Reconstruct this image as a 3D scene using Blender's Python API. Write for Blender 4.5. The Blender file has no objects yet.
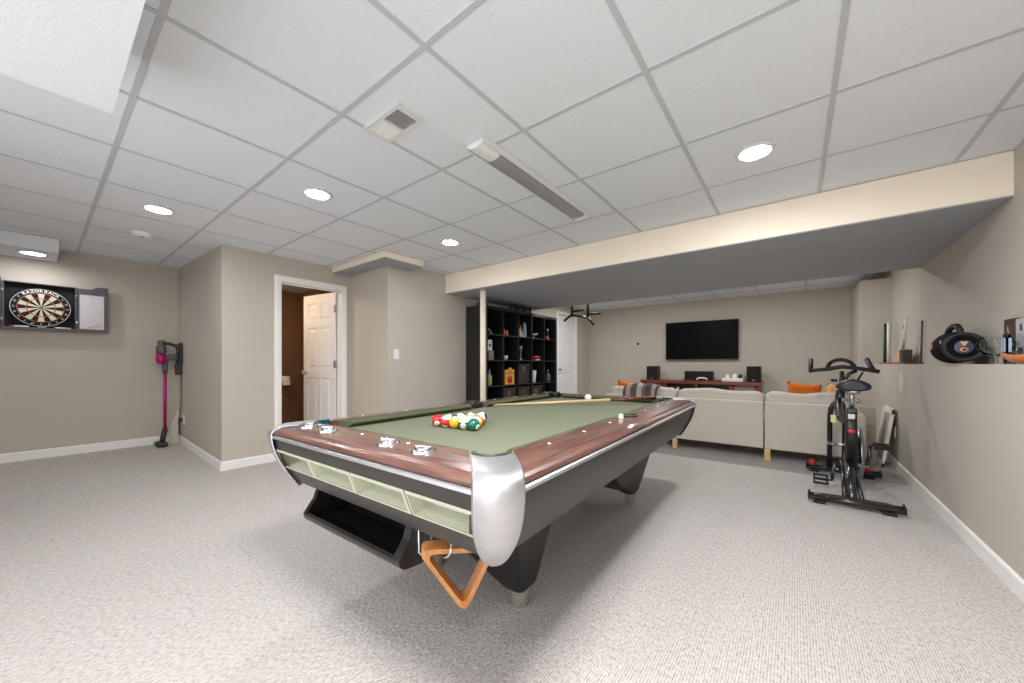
import bpy, bmesh, math, random
from mathutils import Vector, Matrix, Euler
PI = math.pi
random.seed(7)
SC = bpy.context.scene
P_WORLD, P_CAN, P_TV, P_NEAR, P_BULK, EXPO = 2.8, 218., 14.5, 56., 9., 0.
COL = SC.collection

# ------------------------------------------------------------------ helpers
def srgb(r, g, b):
    def f(c):
        c /= 255.0
        return c / 12.92 if c <= .04045 else ((c + .055) / 1.055) ** 2.4
    return (f(r), f(g), f(b), 1)

def base_mat(name):
    m = bpy.data.materials.new(name); m.use_nodes = True
    nt = m.node_tree
    return m, nt, nt.nodes['Principled BSDF']

def mat(name, rgb, rough=.5, metal=0., var=.06, scale=30., bump=0., bscale=200., coat=0., spec=None, trans=0., ior=1.45, aniso=None):
    m, nt, p = base_mat(name)
    c = srgb(*rgb)
    tc = nt.nodes.new('ShaderNodeTexCoord')
    vec = tc.outputs['Object']
    if aniso:
        mp = nt.nodes.new('ShaderNodeMapping'); mp.inputs['Scale'].default_value = aniso
        nt.links.new(vec, mp.inputs['Vector']); vec = mp.outputs['Vector']
    n = nt.nodes.new('ShaderNodeTexNoise'); n.inputs['Scale'].default_value = scale; n.inputs['Detail'].default_value = 4
    nt.links.new(vec, n.inputs['Vector'])
    r = nt.nodes.new('ShaderNodeValToRGB')
    r.color_ramp.elements[0].position = .3; r.color_ramp.elements[1].position = .7
    r.color_ramp.elements[0].color = tuple(max(0, x * (1 - var)) for x in c[:3]) + (1,)
    r.color_ramp.elements[1].color = tuple(min(1, x * (1 + var)) for x in c[:3]) + (1,)
    nt.links.new(n.outputs['Fac'], r.inputs['Fac'])
    nt.links.new(r.outputs['Color'], p.inputs['Base Color'])
    p.inputs['Roughness'].default_value = rough; p.inputs['Metallic'].default_value = metal
    p.inputs['Coat Weight'].default_value = coat; p.inputs['Coat Roughness'].default_value = .12
    if spec is not None: p.inputs['Specular IOR Level'].default_value = spec
    if trans:
        p.inputs['Transmission Weight'].default_value = trans; p.inputs['IOR'].default_value = ior
    if bump:
        n2 = nt.nodes.new('ShaderNodeTexNoise'); n2.inputs['Scale'].default_value = bscale; n2.inputs['Detail'].default_value = 3
        nt.links.new(tc.outputs['Object'], n2.inputs['Vector'])
        b = nt.nodes.new('ShaderNodeBump'); b.inputs['Strength'].default_value = bump; b.inputs['Distance'].default_value = .01
        nt.links.new(n2.outputs['Fac'], b.inputs['Height']); nt.links.new(b.outputs['Normal'], p.inputs['Normal'])
    return m

def wood(name, a, b, axis='x', rough=.3, scale=14., coat=.3):
    m, nt, p = base_mat(name)
    tc = nt.nodes.new('ShaderNodeTexCoord'); mp = nt.nodes.new('ShaderNodeMapping')
    s = {'x': (.9, 9, 9), 'y': (9, .9, 9), 'z': (9, 9, .9)}[axis]
    mp.inputs['Scale'].default_value = s
    nt.links.new(tc.outputs['Object'], mp.inputs['Vector'])
    n = nt.nodes.new('ShaderNodeTexNoise'); n.inputs['Scale'].default_value = scale * .25; n.inputs['Detail'].default_value = 8
    n.inputs['Roughness'].default_value = .68; n.inputs['Distortion'].default_value = .9
    nt.links.new(mp.outputs['Vector'], n.inputs['Vector'])
    r = nt.nodes.new('ShaderNodeValToRGB')
    r.color_ramp.elements[0].position = .34; r.color_ramp.elements[1].position = .66
    r.color_ramp.elements[0].color = srgb(*a); r.color_ramp.elements[1].color = srgb(*b)
    nt.links.new(n.outputs['Fac'], r.inputs['Fac']); nt.links.new(r.outputs['Color'], p.inputs['Base Color'])
    p.inputs['Roughness'].default_value = rough; p.inputs['Coat Weight'].default_value = coat; p.inputs['Coat Roughness'].default_value = .08
    return m

def emis(name, rgb, strength):
    m, nt, p = base_mat(name)
    p.inputs['Base Color'].default_value = srgb(*rgb)
    p.inputs['Emission Color'].default_value = srgb(*rgb); p.inputs['Emission Strength'].default_value = strength
    return m

class MB:
    def __init__(s): s.bm = bmesh.new(); s.M = Matrix.Identity(4); s.mi = 0
    def _merge(s, tmp, M=None):
        M = s.M @ (M or Matrix.Identity(4))
        vs = {}
        for v in tmp.verts: vs[v] = s.bm.verts.new(M @ v.co)
        for f in tmp.faces:
            try:
                g = s.bm.faces.new([vs[v] for v in f.verts]); g.smooth = f.smooth; g.material_index = s.mi
            except ValueError: pass
        tmp.free(); return s
    def box(s, c, d, rot=None, bev=0., seg=2):
        t = bmesh.new(); bmesh.ops.create_cube(t, size=1.0)
        for v in t.verts: v.co = Vector((v.co.x * d[0], v.co.y * d[1], v.co.z * d[2]))
        if bev > 0:
            bmesh.ops.bevel(t, geom=list(t.edges), offset=min(bev, min(d) * .49), segments=seg, profile=.5, affect='EDGES')
        M = Matrix.Translation(c)
        if rot is not None: M = M @ (rot if isinstance(rot, Matrix) else Euler(rot).to_matrix().to_4x4())
        return s._merge(t, M)
    def b2(s, a, b, bev=0., seg=2):          # box from two corners
        c = [(a[i] + b[i]) / 2 for i in range(3)]; d = [abs(b[i] - a[i]) for i in range(3)]
        return s.box(c, d, None, bev, seg)
    def cone(s, p0, p1, r0, r1=None, n=20, cap=True):
        r1 = r0 if r1 is None else r1
        p0 = Vector(p0); p1 = Vector(p1); L = (p1 - p0).length
        t = bmesh.new()
        q = (p1 - p0).to_track_quat('Z', 'Y').to_matrix().to_4x4()
        a = [t.verts.new((r0 * math.cos(2 * PI * i / n), r0 * math.sin(2 * PI * i / n), 0)) for i in range(n)]
        b = [t.verts.new((r1 * math.cos(2 * PI * i / n), r1 * math.sin(2 * PI * i / n), L)) for i in range(n)]
        for i in range(n):
            f = t.faces.new((a[i], a[(i + 1) % n], b[(i + 1) % n], b[i])); f.smooth = True
        if cap:
            if r0 > 1e-6: t.faces.new(list(reversed(a)))
            if r1 > 1e-6: t.faces.new(b)
        return s._merge(t, Matrix.Translation(p0) @ q)
    def lathe(s, prof, c=(0, 0, 0), n=24, rot=None, sx=1., sy=1., smooth=True):
        t = bmesh.new(); rings = []
        for (r, z) in prof:
            if r < 1e-6: rings.append([t.verts.new((0, 0, z))])
            else: rings.append([t.verts.new((r * sx * math.cos(2 * PI * i / n), r * sy * math.sin(2 * PI * i / n), z)) for i in range(n)])
        for A, B in zip(rings, rings[1:]):
            for i in range(n):
                j = (i + 1) % n
                if len(A) == 1 and len(B) == 1: continue
                if len(A) == 1: f = t.faces.new((A[0], B[j], B[i]))
                elif len(B) == 1: f = t.faces.new((A[i], A[j], B[0]))
                else: f = t.faces.new((A[i], A[j], B[j], B[i]))
                f.smooth = smooth
        M = Matrix.Translation(c)
        if rot is not None: M = M @ (rot if isinstance(rot, Matrix) else Euler(rot).to_matrix().to_4x4())
        return s._merge(t, M)
    def tube(s, pts, r, n=10, closed=False, cap=True):
        pts = [Vector(p) for p in pts]; t = bmesh.new(); rings = []; N = len(pts); up = None
        for i, p in enumerate(pts):
            a = pts[(i - 1) % N] if (closed or i > 0) else pts[i]
            b = pts[(i + 1) % N] if (closed or i < N - 1) else pts[i]
            d = (b - a).normalized()
            if up is None:
                up = Vector((0, 0, 1)) if abs(d.z) < .9 else Vector((1, 0, 0))
            x = d.cross(up).normalized(); up2 = x.cross(d).normalized(); up = up2
            rr = r[i] if isinstance(r, (list, tuple)) else r
            rings.append([t.verts.new(p + x * rr * math.cos(2 * PI * k / n) + up2 * rr * math.sin(2 * PI * k / n)) for k in range(n)])
        m = N if closed else N - 1
        for i in range(m):
            A = rings[i]; B = rings[(i + 1) % N]
            for k in range(n):
                f = t.faces.new((A[k], A[(k + 1) % n], B[(k + 1) % n], B[k])); f.smooth = True
        if cap and not closed:
            t.faces.new(list(reversed(rings[0]))); t.faces.new(rings[-1])
        bmesh.ops.recalc_face_normals(t, faces=t.faces)
        return s._merge(t)
    def prism(s, poly, d, M=None, bev=0.):   # polygon in XY extruded along +Z by d, then M
        t = bmesh.new()
        a = [t.verts.new((x, y, 0)) for x, y in poly]; b = [t.verts.new((x, y, d)) for x, y in poly]; n = len(poly)
        t.faces.new(list(reversed(a))); t.faces.new(b)
        for i in range(n): t.faces.new((a[i], a[(i + 1) % n], b[(i + 1) % n], b[i]))
        bmesh.ops.recalc_face_normals(t, faces=t.faces)
        if bev: bmesh.ops.bevel(t, geom=list(t.edges), offset=bev, segments=2, profile=.5, affect='EDGES')
        return s._merge(t, M)
    def loft(s, rings, closed=True, cap=True, smooth=True):
        t = bmesh.new(); R = [[t.verts.new(p) for p in r] for r in rings]
        for A, B in zip(R, R[1:]):
            n = len(A)
            for i in range(n if closed else n - 1):
                j = (i + 1) % n
                f = t.faces.new((A[i], A[j], B[j], B[i])); f.smooth = smooth
        if cap and closed:
            t.faces.new(list(reversed(R[0]))); t.faces.new(R[-1])
        bmesh.ops.recalc_face_normals(t, faces=t.faces)
        return s._merge(t)
    def hexa(s, v):                           # 8 corners: bottom 4 ccw, top 4 ccw
        t = bmesh.new(); V = [t.verts.new(p) for p in v]
        for f in ((3, 2, 1, 0), (4, 5, 6, 7), (0, 1, 5, 4), (1, 2, 6, 5), (2, 3, 7, 6), (3, 0, 4, 7)): t.faces.new([V[i] for i in f])
        return s._merge(t)
    def sphere(s, c, r, n=24, sc=(1, 1, 1), rot=None):
        prof = [(r * math.sin(PI * i / (n // 2)), -r * math.cos(PI * i / (n // 2))) for i in range(n // 2 + 1)]
        prof[0] = (0, -r); prof[-1] = (0, r)
        t = MB(); t.lathe(prof, (0, 0, 0), n)
        M = Matrix.Translation(c)
        if rot is not None: M = M @ Euler(rot).to_matrix().to_4x4()
        return s._merge(t.bm, M @ Matrix.Diagonal((sc[0], sc[1], sc[2], 1)))
    def build(s, name, m, parent=None, world=False, sub=0):
        me = bpy.data.meshes.new(name)
        if world and parent is not None:
            root = parent
            inv = WM(root).inverted()
            s.bm.transform(inv)
        bmesh.ops.recalc_face_normals(s.bm, faces=s.bm.faces) if sub else None
        s.bm.to_mesh(me); s.bm.free()
        for x in (m if isinstance(m, (list, tuple)) else [m]): me.materials.append(x)
        o = bpy.data.objects.new(name, me); COL.objects.link(o)
        if parent is not None: o.parent = parent
        if sub:
            md = o.modifiers.new('sub', 'SUBSURF'); md.levels = sub; md.render_levels = sub
        return o

def WM(o):
    M = Matrix.Translation(o.location) @ o.rotation_euler.to_matrix().to_4x4() @ Matrix.Diagonal((*o.scale, 1))
    return WM(o.parent) @ M if o.parent else M

def thing(name, label, cat, loc=(0, 0, 0), rz=0., group=None):
    o = bpy.data.objects.new(name, None); COL.objects.link(o)
    o.empty_display_size = .1
    o.location = loc; o.rotation_euler = (0, 0, rz); o['label'] = label; o['category'] = cat
    if group: o['group'] = group
    return o
def tag(o, label, cat, group=None):
    o['label'] = label; o['category'] = cat
    if group: o['group'] = group
    return o
def struct(name, mb, m):
    o = mb.build(name, m); o['kind'] = 'structure'; return o
def dup(o, parent=None):
    c = o.copy(); COL.objects.link(c); c.parent = parent
    for ch in list(o.children): dup(ch, c)
    return c
def text_mesh(txt, size, ext=.0006, bold=0.):
    cu = bpy.data.curves.new('lettering', 'FONT'); cu.body = txt; cu.size = size; cu.extrude = ext; cu.offset = bold
    cu.align_x = 'CENTER'; cu.align_y = 'CENTER'; cu.resolution_u = 3
    o = bpy.data.objects.new('lettering', cu); COL.objects.link(o)
    dg = bpy.context.evaluated_depsgraph_get(); dg.update()
    me = bpy.data.meshes.new_from_object(o.evaluated_get(dg))
    bpy.data.objects.remove(o); bpy.data.curves.remove(cu)
    return me
def add_text(mb, txt, size, M, ext=.0006, bold=0.):
    me = text_mesh(txt, size, ext, bold)
    t = bmesh.new(); t.from_mesh(me); bpy.data.meshes.remove(me)
    mb._merge(t, M)
def frame_mat(origin, x, y):              # matrix with local X, Y in given directions
    x = Vector(x).normalized(); y = Vector(y).normalized(); z = x.cross(y)
    M = Matrix((x, y, z)).transposed().to_4x4(); M.translation = Vector(origin); return M
def arc(cx, cy, r, a0, a1, n):
    return [(cx + r * math.cos(a0 + (a1 - a0) * i / n), cy + r * math.sin(a0 + (a1 - a0) * i / n)) for i in range(n + 1)]
def rrect(w, h, r, n=5, cx=0, cy=0):
    p = []
    for (sx, sy, a) in ((1, 1, 0), (-1, 1, PI / 2), (-1, -1, PI), (1, -1, 1.5 * PI)):
        p += arc(cx + sx * (w / 2 - r), cy + sy * (h / 2 - r), r, a, a + PI / 2, n)
    return p

# ------------------------------------------------------------------ materials
def carpet_mat():
    m, nt, p = base_mat('carpet_loop')
    tc = nt.nodes.new('ShaderNodeTexCoord')
    n1 = nt.nodes.new('ShaderNodeTexNoise'); n1.inputs['Scale'].default_value = 95; n1.inputs['Detail'].default_value = 3
    n2 = nt.nodes.new('ShaderNodeTexVoronoi'); n2.inputs['Scale'].default_value = 120
    mp = nt.nodes.new('ShaderNodeMapping'); mp.inputs['Scale'].default_value = (1.0, .55, 1)
    mp.inputs['Rotation'].default_value = (0, 0, .0)
    nt.links.new(tc.outputs['Object'], mp.inputs['Vector'])
    w = nt.nodes.new('ShaderNodeTexWave'); w.wave_type = 'BANDS'; w.bands_direction = 'X'
    w.inputs['Scale'].default_value = 34; w.inputs['Distortion'].default_value = 3.2; w.inputs['Detail'].default_value = 2; w.inputs['Detail Scale'].default_value = 4
    nt.links.new(tc.outputs['Object'], w.inputs['Vector'])
    for n in (n1, n2): nt.links.new(mp.outputs['Vector'], n.inputs['Vector'])
    mx = nt.nodes.new('ShaderNodeMath'); mx.operation = 'MULTIPLY_ADD'; mx.inputs[1].default_value = .34
    nt.links.new(w.outputs['Fac'], mx.inputs[0]); nt.links.new(n1.outputs['Fac'], mx.inputs[2])
    r = nt.nodes.new('ShaderNodeValToRGB')
    r.color_ramp.elements[0].position = .36; r.color_ramp.elements[1].position = .80
    r.color_ramp.elements[0].color = srgb(156, 149, 145); r.color_ramp.elements[1].color = srgb(204, 198, 194)
    nt.links.new(mx.outputs[0], r.inputs['Fac'])
    nt.links.new(r.outputs['Color'], p.inputs['Base Color'])
    p.inputs['Roughness'].default_value = .95; p.inputs['Specular IOR Level'].default_value = .1
    ad = nt.nodes.new('ShaderNodeMath'); ad.operation = 'ADD'
    nt.links.new(n2.outputs['Distance'], ad.inputs[0]); nt.links.new(mx.outputs[0], ad.inputs[1])
    b = nt.nodes.new('ShaderNodeBump'); b.inputs['Strength'].default_value = .55; b.inputs['Distance'].default_value = .006
    nt.links.new(ad.outputs[0], b.inputs['Height']); nt.links.new(b.outputs['Normal'], p.inputs['Normal'])
    return m
M = {}
M['carpet'] = carpet_mat()
M['wall'] = mat('wall_paint', (189, 182, 171), .75, var=.02, scale=3, bump=.05, bscale=90, spec=.3)
M['cream'] = mat('beam_paint', (240, 228, 210), .75, var=.02, scale=3, spec=.3)
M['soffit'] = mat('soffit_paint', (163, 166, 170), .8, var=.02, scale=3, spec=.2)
M['tile'] = mat('ceiling_tile', (224, 228, 233), .9, var=.025, scale=60, bump=.08, bscale=160, spec=.1)
M['tee'] = mat('ceiling_tee', (190, 192, 196), .6, var=.01)
M['white'] = mat('white_trim', (236, 234, 230), .45, var=.015)
M['doorwhite'] = mat('door_white', (232, 232, 234), .45, var=.015)
M['brown'] = mat('brown_paint', (112, 80, 56), .7, var=.04, scale=4)
M['walnut_x'] = wood('walnut_x', (72, 44, 38), (122, 85, 73), 'x', .28, coat=.5)
M['walnut_y'] = wood('walnut_y', (72, 44, 38), (122, 85, 73), 'y', .28, coat=.5)
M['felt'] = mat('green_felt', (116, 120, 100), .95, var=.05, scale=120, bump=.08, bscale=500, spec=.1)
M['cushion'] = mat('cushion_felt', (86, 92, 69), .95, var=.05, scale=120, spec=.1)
M['alu'] = mat('brushed_aluminium', (208, 208, 211), .42, 1., var=.05, scale=20)
M['chrome'] = mat('chrome', (225, 226, 230), .1, 1., var=.02)
M['apron'] = mat('apron_black', (52, 49, 46), .42, var=.12, scale=8, spec=.5)
M['legblack'] = mat('leg_black', (25, 24, 23), .5, var=.1, scale=8)
M['ivory'] = mat('ivory_plastic', (186, 188, 168), .4, var=.07, scale=9, aniso=(3, 20, 30))
M['blackplastic'] = mat('black_plastic', (24, 24, 24), .3, var=.25, scale=25)
M['rubber'] = mat('black_rubber', (24, 24, 25), .6, var=.1)
M['liner'] = mat('pocket_liner', (52, 58, 50), .35, var=.1)
M['teal'] = mat('teal_liner', (18, 82, 92), .35, var=.15, scale=14)
M['dark'] = mat('dark_void', (10, 10, 10), .9, var=.1)
M['foot'] = mat('foot_metal', (150, 150, 142), .4, .35, var=.3, scale=60, aniso=(1, 1, 4))
M['rackwood'] = wood('rack_wood', (176, 112, 58), (214, 152, 92), 'z', .4)
M['maple'] = wood('maple', (206, 166, 118), (232, 198, 152), 'x', .35)
M['cuebutt'] = wood('cue_butt', (64, 24, 16), (96, 40, 26), 'x', .25)
M['blackshelf'] = mat('black_shelf', (27, 25, 24), .45, var=.12, scale=12)
M['blackwood'] = mat('black_board', (17, 16, 16), .6, var=.1)
M['sofa'] = mat('sofa_cloth', (206, 200, 188), .95, var=.03, scale=200, bump=.1, bscale=600, spec=.1)
M['birch'] = wood('birch_leg', (204, 164, 112), (226, 190, 142), 'z', .4)
M['cherry'] = wood('cherry_wood', (88, 36, 24), (128, 58, 40), 'x', .3)
M['cherrydark'] = wood('cherry_panel', (66, 27, 19), (94, 42, 30), 'x', .35)
M['screen'] = mat('tv_screen', (4, 4, 5), .35, var=.05, spec=.08)
M['tvframe'] = mat('tv_bezel', (16, 16, 17), .35)
M['speakerblack'] = mat('speaker_black', (28, 25, 21), .5, var=.1)
M['grille'] = mat('grille_cloth', (18, 17, 16), .9, var=.2, scale=200)
M['whiteplastic'] = mat('white_plastic', (232, 232, 228), .35, var=.02)
M['orange'] = mat('orange_cushion', (204, 104, 22), .9, var=.14, scale=18, bump=.2, bscale=60)
M['tan'] = mat('tan_cushion', (230, 166, 104), .9, var=.06, scale=18)
M['bikeblack'] = mat('bike_black', (26, 26, 27), .35, var=.1, scale=20)
M['bikegloss'] = mat('bike_gloss', (34, 34, 35), .22, var=.1, coat=.4)
M['steel'] = mat('steel', (180, 180, 182), .3, 1., var=.12, scale=14)
M['saddle'] = mat('saddle_vinyl', (34, 42, 48), .4, var=.08, scale=30)
M['red'] = mat('red_plastic', (196, 26, 44), .35, var=.05)
M['badge'] = mat('red_badge', (214, 48, 62), .35, var=.04)
M['magenta'] = mat('magenta_metal', (176, 22, 112), .28, .35, var=.06)
M['vacgrey'] = mat('vacuum_grey', (88, 84, 82), .4, .2, var=.12)
M['vacdark'] = mat('vacuum_dark', (46, 44, 44), .45, var=.1)
def thin_glass(name):
    m, nt, p = base_mat(name)
    out = nt.nodes['Material Output']; tr = nt.nodes.new('ShaderNodeBsdfTransparent'); tr.inputs['Color'].default_value = (.96, .975, .975, 1)
    gl = nt.nodes.new('ShaderNodeBsdfGlossy'); gl.inputs['Roughness'].default_value = .04
    fr = nt.nodes.new('ShaderNodeLayerWeight'); fr.inputs['Blend'].default_value = .20; mx = nt.nodes.new('ShaderNodeMixShader')
    nt.links.new(fr.outputs['Fresnel'], mx.inputs[0]); nt.links.new(tr.outputs[0], mx.inputs[1]); nt.links.new(gl.outputs[0], mx.inputs[2]); nt.links.new(mx.outputs[0], out.inputs['Surface'])
    return m
M['glass'] = thin_glass('clear_glass')
M['cabinet'] = mat('cabinet_grey', (84, 78, 84), .5, var=.08, scale=12)
M['cabback'] = mat('cabinet_black', (14, 14, 15), .85, var=.1)
M['scoreboard'] = mat('scoreboard', (196, 190, 194), .25, var=.03)
M['lightred'] = mat('faded_red', (204, 120, 120), .6)
M['metalgrey'] = mat('grey_metal', (158, 158, 160), .45, .3, var=.05)
M['fixture'] = mat('fixture_white', (216, 216, 218), .45, var=.02)
M['lens'] = mat('prismatic_lens', (150, 150, 152), .3, var=.12, scale=60, aniso=(14, .6, 1))
M['ventdark'] = mat('vent_dark', (112, 112, 114), .6)
M['plaster'] = mat('spackle', (204, 198, 186), .9, var=.03)
M['beigeboard'] = mat('beige_board', (178, 168, 152), .7, var=.03, scale=6)
M['brownbox'] = mat('brown_box', (64, 53, 46), .7, var=.12, scale=20)
M['speakerblue'] = mat('speaker_mesh', (13, 13, 18), .8, var=.35, scale=260, spec=.12)
M['speakercap'] = mat('speaker_cap', (58, 72, 88), .35, .2, var=.08)
M['copper'] = mat('orange_emblem', (216, 158, 112), .4, .2)
M['amber'] = mat('amber_band', (198, 108, 44), .3, var=.12, scale=12)
M['redwood'] = wood('red_wood', (98, 46, 30), (134, 70, 48), 'y', .4)
M['greenstick'] = mat('green_stick', (26, 62, 40), .4, var=.2)
M['paleblue'] = mat('pale_blue', (150, 170, 190), .4)
M['paper'] = mat('white_paper', (236, 234, 230), .8, var=.02)
M['hinge'] = mat('hinge_steel', (170, 170, 170), .3, 1.)
M['bulb'] = emis('light_lens', (252, 253, 255), P_CAN)
M['bigbulb'] = emis('light_lens_large', (252, 253, 255), P_CAN * 1.9)
M['softbulb'] = emis('light_lens_soft', (252, 253, 255), P_CAN * .82)
M['dimbulb'] = emis('light_lens_small', (252, 253, 255), P_CAN * .45)
M['bathfill'] = emis('bath_fill', (255, 224, 184), 130.)

# ------------------------------------------------------------------ room shell
H = 2.22
YB = -1.15                 # the room is left open behind the camera, towards daylight
XR, XU = .81, .955         # lower (ledge) and upper faces of the right wall
YF = 7.4                   # far wall
def fz(x): return max(0., min(1.56, -4.49 - x)) * .062
def floor():
    mb = MB(); b = mb.bm
    xs = [-6.3, -6.05, -4.49, 1.3]
    t = bmesh.new()
    rows = []
    for y in (YB, 8.2):
        rows.append([t.verts.new((x, y, fz(x))) for x in xs])
    for i in range(3): t.faces.new((rows[0][i], rows[0][i + 1], rows[1][i + 1], rows[1][i]))
    mb._merge(t)
    low = [(-6.3, YB), (1.3, YB), (1.3, 8.2), (-6.3, 8.2)]
    mb.hexa([(x, y, -.2) for x, y in low] + [(x, y, -.02) for x, y in low])
    struct('floor', mb, M['carpet'])
floor()
m = MB(); m.b2((-6.3, YB, H), (1.3, 8.2, H + .12)); struct('ceiling', m, M['tile'])
# suspended grid: tees in both directions
m = MB()
GX, GY = -1.0857, .2505
def hid(x, y): return False
for k in range(-9, 4):
    x = GX + .61 * k
    if -6.05 < x < XU:
        m.b2((x - .0105, YB, H - .004), (x + .0105, YF, H + .01))
for k in range(-3, 12):
    y = GY + .61 * k
    m.b2((-6.05, y - .0105, H - .0037), (XU, y + .0105, H + .01))
struct('ceiling_grid', m, M['tee'])
m = MB(); m.b2((-6.25, YB, -.1), (-6.05, 1.25, H)); struct('wall_left', m, M['wall'])
m = MB(); m.b2((-6.25, YB - .1, -.1), (-2.7, YB, H)); struct('wall_back_baffle', m, M['wall'])  # unseen part wall, added to keep the open end's light off the left
m = MB(); q4 = [(-6.05, 1.042), (-4.47, 1.085), (-4.47, 1.195), (-6.05, 1.195)]; m.hexa([(x, y, -.1) for x, y in q4] + [(x, y, H) for x, y in q4]); struct('wall_alcove', m, M['wall'])
# wall with doorway (plane x = -4.47)
DY0, DY1, DZ = 1.603, 2.262, 1.945
m = MB(); m.b2((-4.58, 1.195, 0), (-4.47, DY0 - .012, H)); m.b2((-4.58, DY1 + .012, 0), (-4.47, 2.374, H)); m.b2((-4.58, DY0 - .012, DZ + .012), (-4.47, DY1 + .012, H))
struct('wall_doorway', m, M['wall'])
m = MB(); m.b2((-4.58, 2.374, 0), (-3.645, 2.484, H)); struct('wall_step', m, M['wall'])
m = MB()
m.b2((-3.755, 2.484, 0), (-3.645, 6.05, H)); m.b2((-3.755, 6.77, 0), (-3.645, YF, H)); m.b2((-3.755, 6.05, 2.02), (-3.645, 6.77, H))
struct('wall_side', m, M['wall'])
m = MB(); m.b2((-3.8, YF, 0), (1.3, YF + .15, H)); struct('wall_far', m, M['wall'])
m = MB(); m.b2((XR, YB, 0), (1.3, YF, 1.045)); m.b2((XU, YB, 1.045), (1.3, YF, H)); struct('wall_right', m, M['wall'])
m = MB(); m.b2((.668, 6.35, 0), (XU + .02, YF, 2.11)); struct('wall_pier', m, M['wall'])
# dropped beam: cream face, grey-white underside
m = MB(); m.b2((-3.645, 3.225, 1.972), (XU, 5.09, H - .005)); struct('ceiling_beam', m, M['cream'])
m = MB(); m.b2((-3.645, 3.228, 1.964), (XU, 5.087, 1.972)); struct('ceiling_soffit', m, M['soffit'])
m = MB(); m.b2((-4.47, 2.155, 2.152), (-3.36, 2.645, H - .005)); struct('ceiling_boxing', m, M['cream'])
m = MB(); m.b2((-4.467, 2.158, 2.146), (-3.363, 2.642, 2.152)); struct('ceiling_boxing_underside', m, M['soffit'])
m = MB(); m.b2((-2.01, YB, 1.97), (-.2, .165, H - .005)); struct('ceiling_bulkhead', m, M['tile'])
m = MB(); m.b2((-6.05, YB, 2.09), (-5.50, .117, H - .005)); struct('ceiling_duct_box', m, M['tile'])
m = MB(); m.cone((-3.09, 3.345, 0), (-3.09, 3.345, 1.964), .037, n=24); m.cone((-3.09, 3.345, 0), (-3.09, 3.345, .02), .07, n=24)
struct('support_column', m, M['cream'])

# baseboards
def board(name, a, b, nrm, h=.088, t=.014):
    m = MB(); a = Vector((*a, fz(a[0]) - .01)); b = Vector((*b, fz(b[0]) - .01)); n = Vector((*nrm, 0)) * t; u = Vector((0, 0, 1))
    d = (b - a).normalized()
    prof = [(0, 0), (1, 0), (1, h), (.75, h + .006), (.35, h + .01), (0, h + .01)]
    m.loft([[p + n * x + u * z for x, z in prof] for p in (a, b)], smooth=False)
    struct(name, m, M['white'])
board('baseboard_left', (-6.05, YB), (-6.05, 1.04), (1, 0))
board('baseboard_alcove', (-6.05, 1.042), (-4.4562, 1.0853), (0, -1))
board('baseboard_doorway', (-4.47, 1.0862), (-4.47, 1.535), (1, 0))
board('baseboard_step', (-4.45, 2.374), (-3.631, 2.374), (0, -1))
board('baseboard_side', (-3.645, 2.36), (-3.645, 5.99), (1, 0))
board('baseboard_far', (-3.645, YF), (.668, YF), (0, -1))
board('baseboard_right', (XR, YB), (XR, 6.35), (-1, 0))

# doorway casing and jamb
def casing(name, x, y0, y1, z, w=.068, t=.018, into=.11):
    m = MB()
    for (ya, yb) in ((y0 - w, y0), (y1, y1 + w)):
        m.b2((x, ya, 0), (x + t, yb, z + w), .004)
        m.b2((x + t - .002, ya + .016, .0), (x + t + .006, yb - .016, z + w - .016), .003)
    m.b2((x, y0 - .004, z), (x + t - .0006, y1 + .004, z + w - .0006), .002)
    m.b2((x + t - .002, y0 - .02, z + .016), (x + t + .0055, y1 + .02, z + w - .0165), .002)
    m.b2((x - into, y0 - .012, 0), (x + .002, y0, z)); m.b2((x - into, y1, 0), (x + .002, y1 + .012, z)); m.b2((x - into, y0 - .012, z), (x + .002, y1 + .012, z + .012))
    m.b2((x - .06, y0, 0), (x - .045, y0 + .012, z)); m.b2((x - .06, y1 - .012, 0), (x - .045, y1, z)); m.b2((x - .06, y0, z - .012), (x - .045, y1, z))
    struct(name, m, M['white'])
casing('trim_1', -4.47, DY0, DY1, DZ)
casing('trim_2', -3.645, 6.06, 6.76, 2.01, w=.065)

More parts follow.
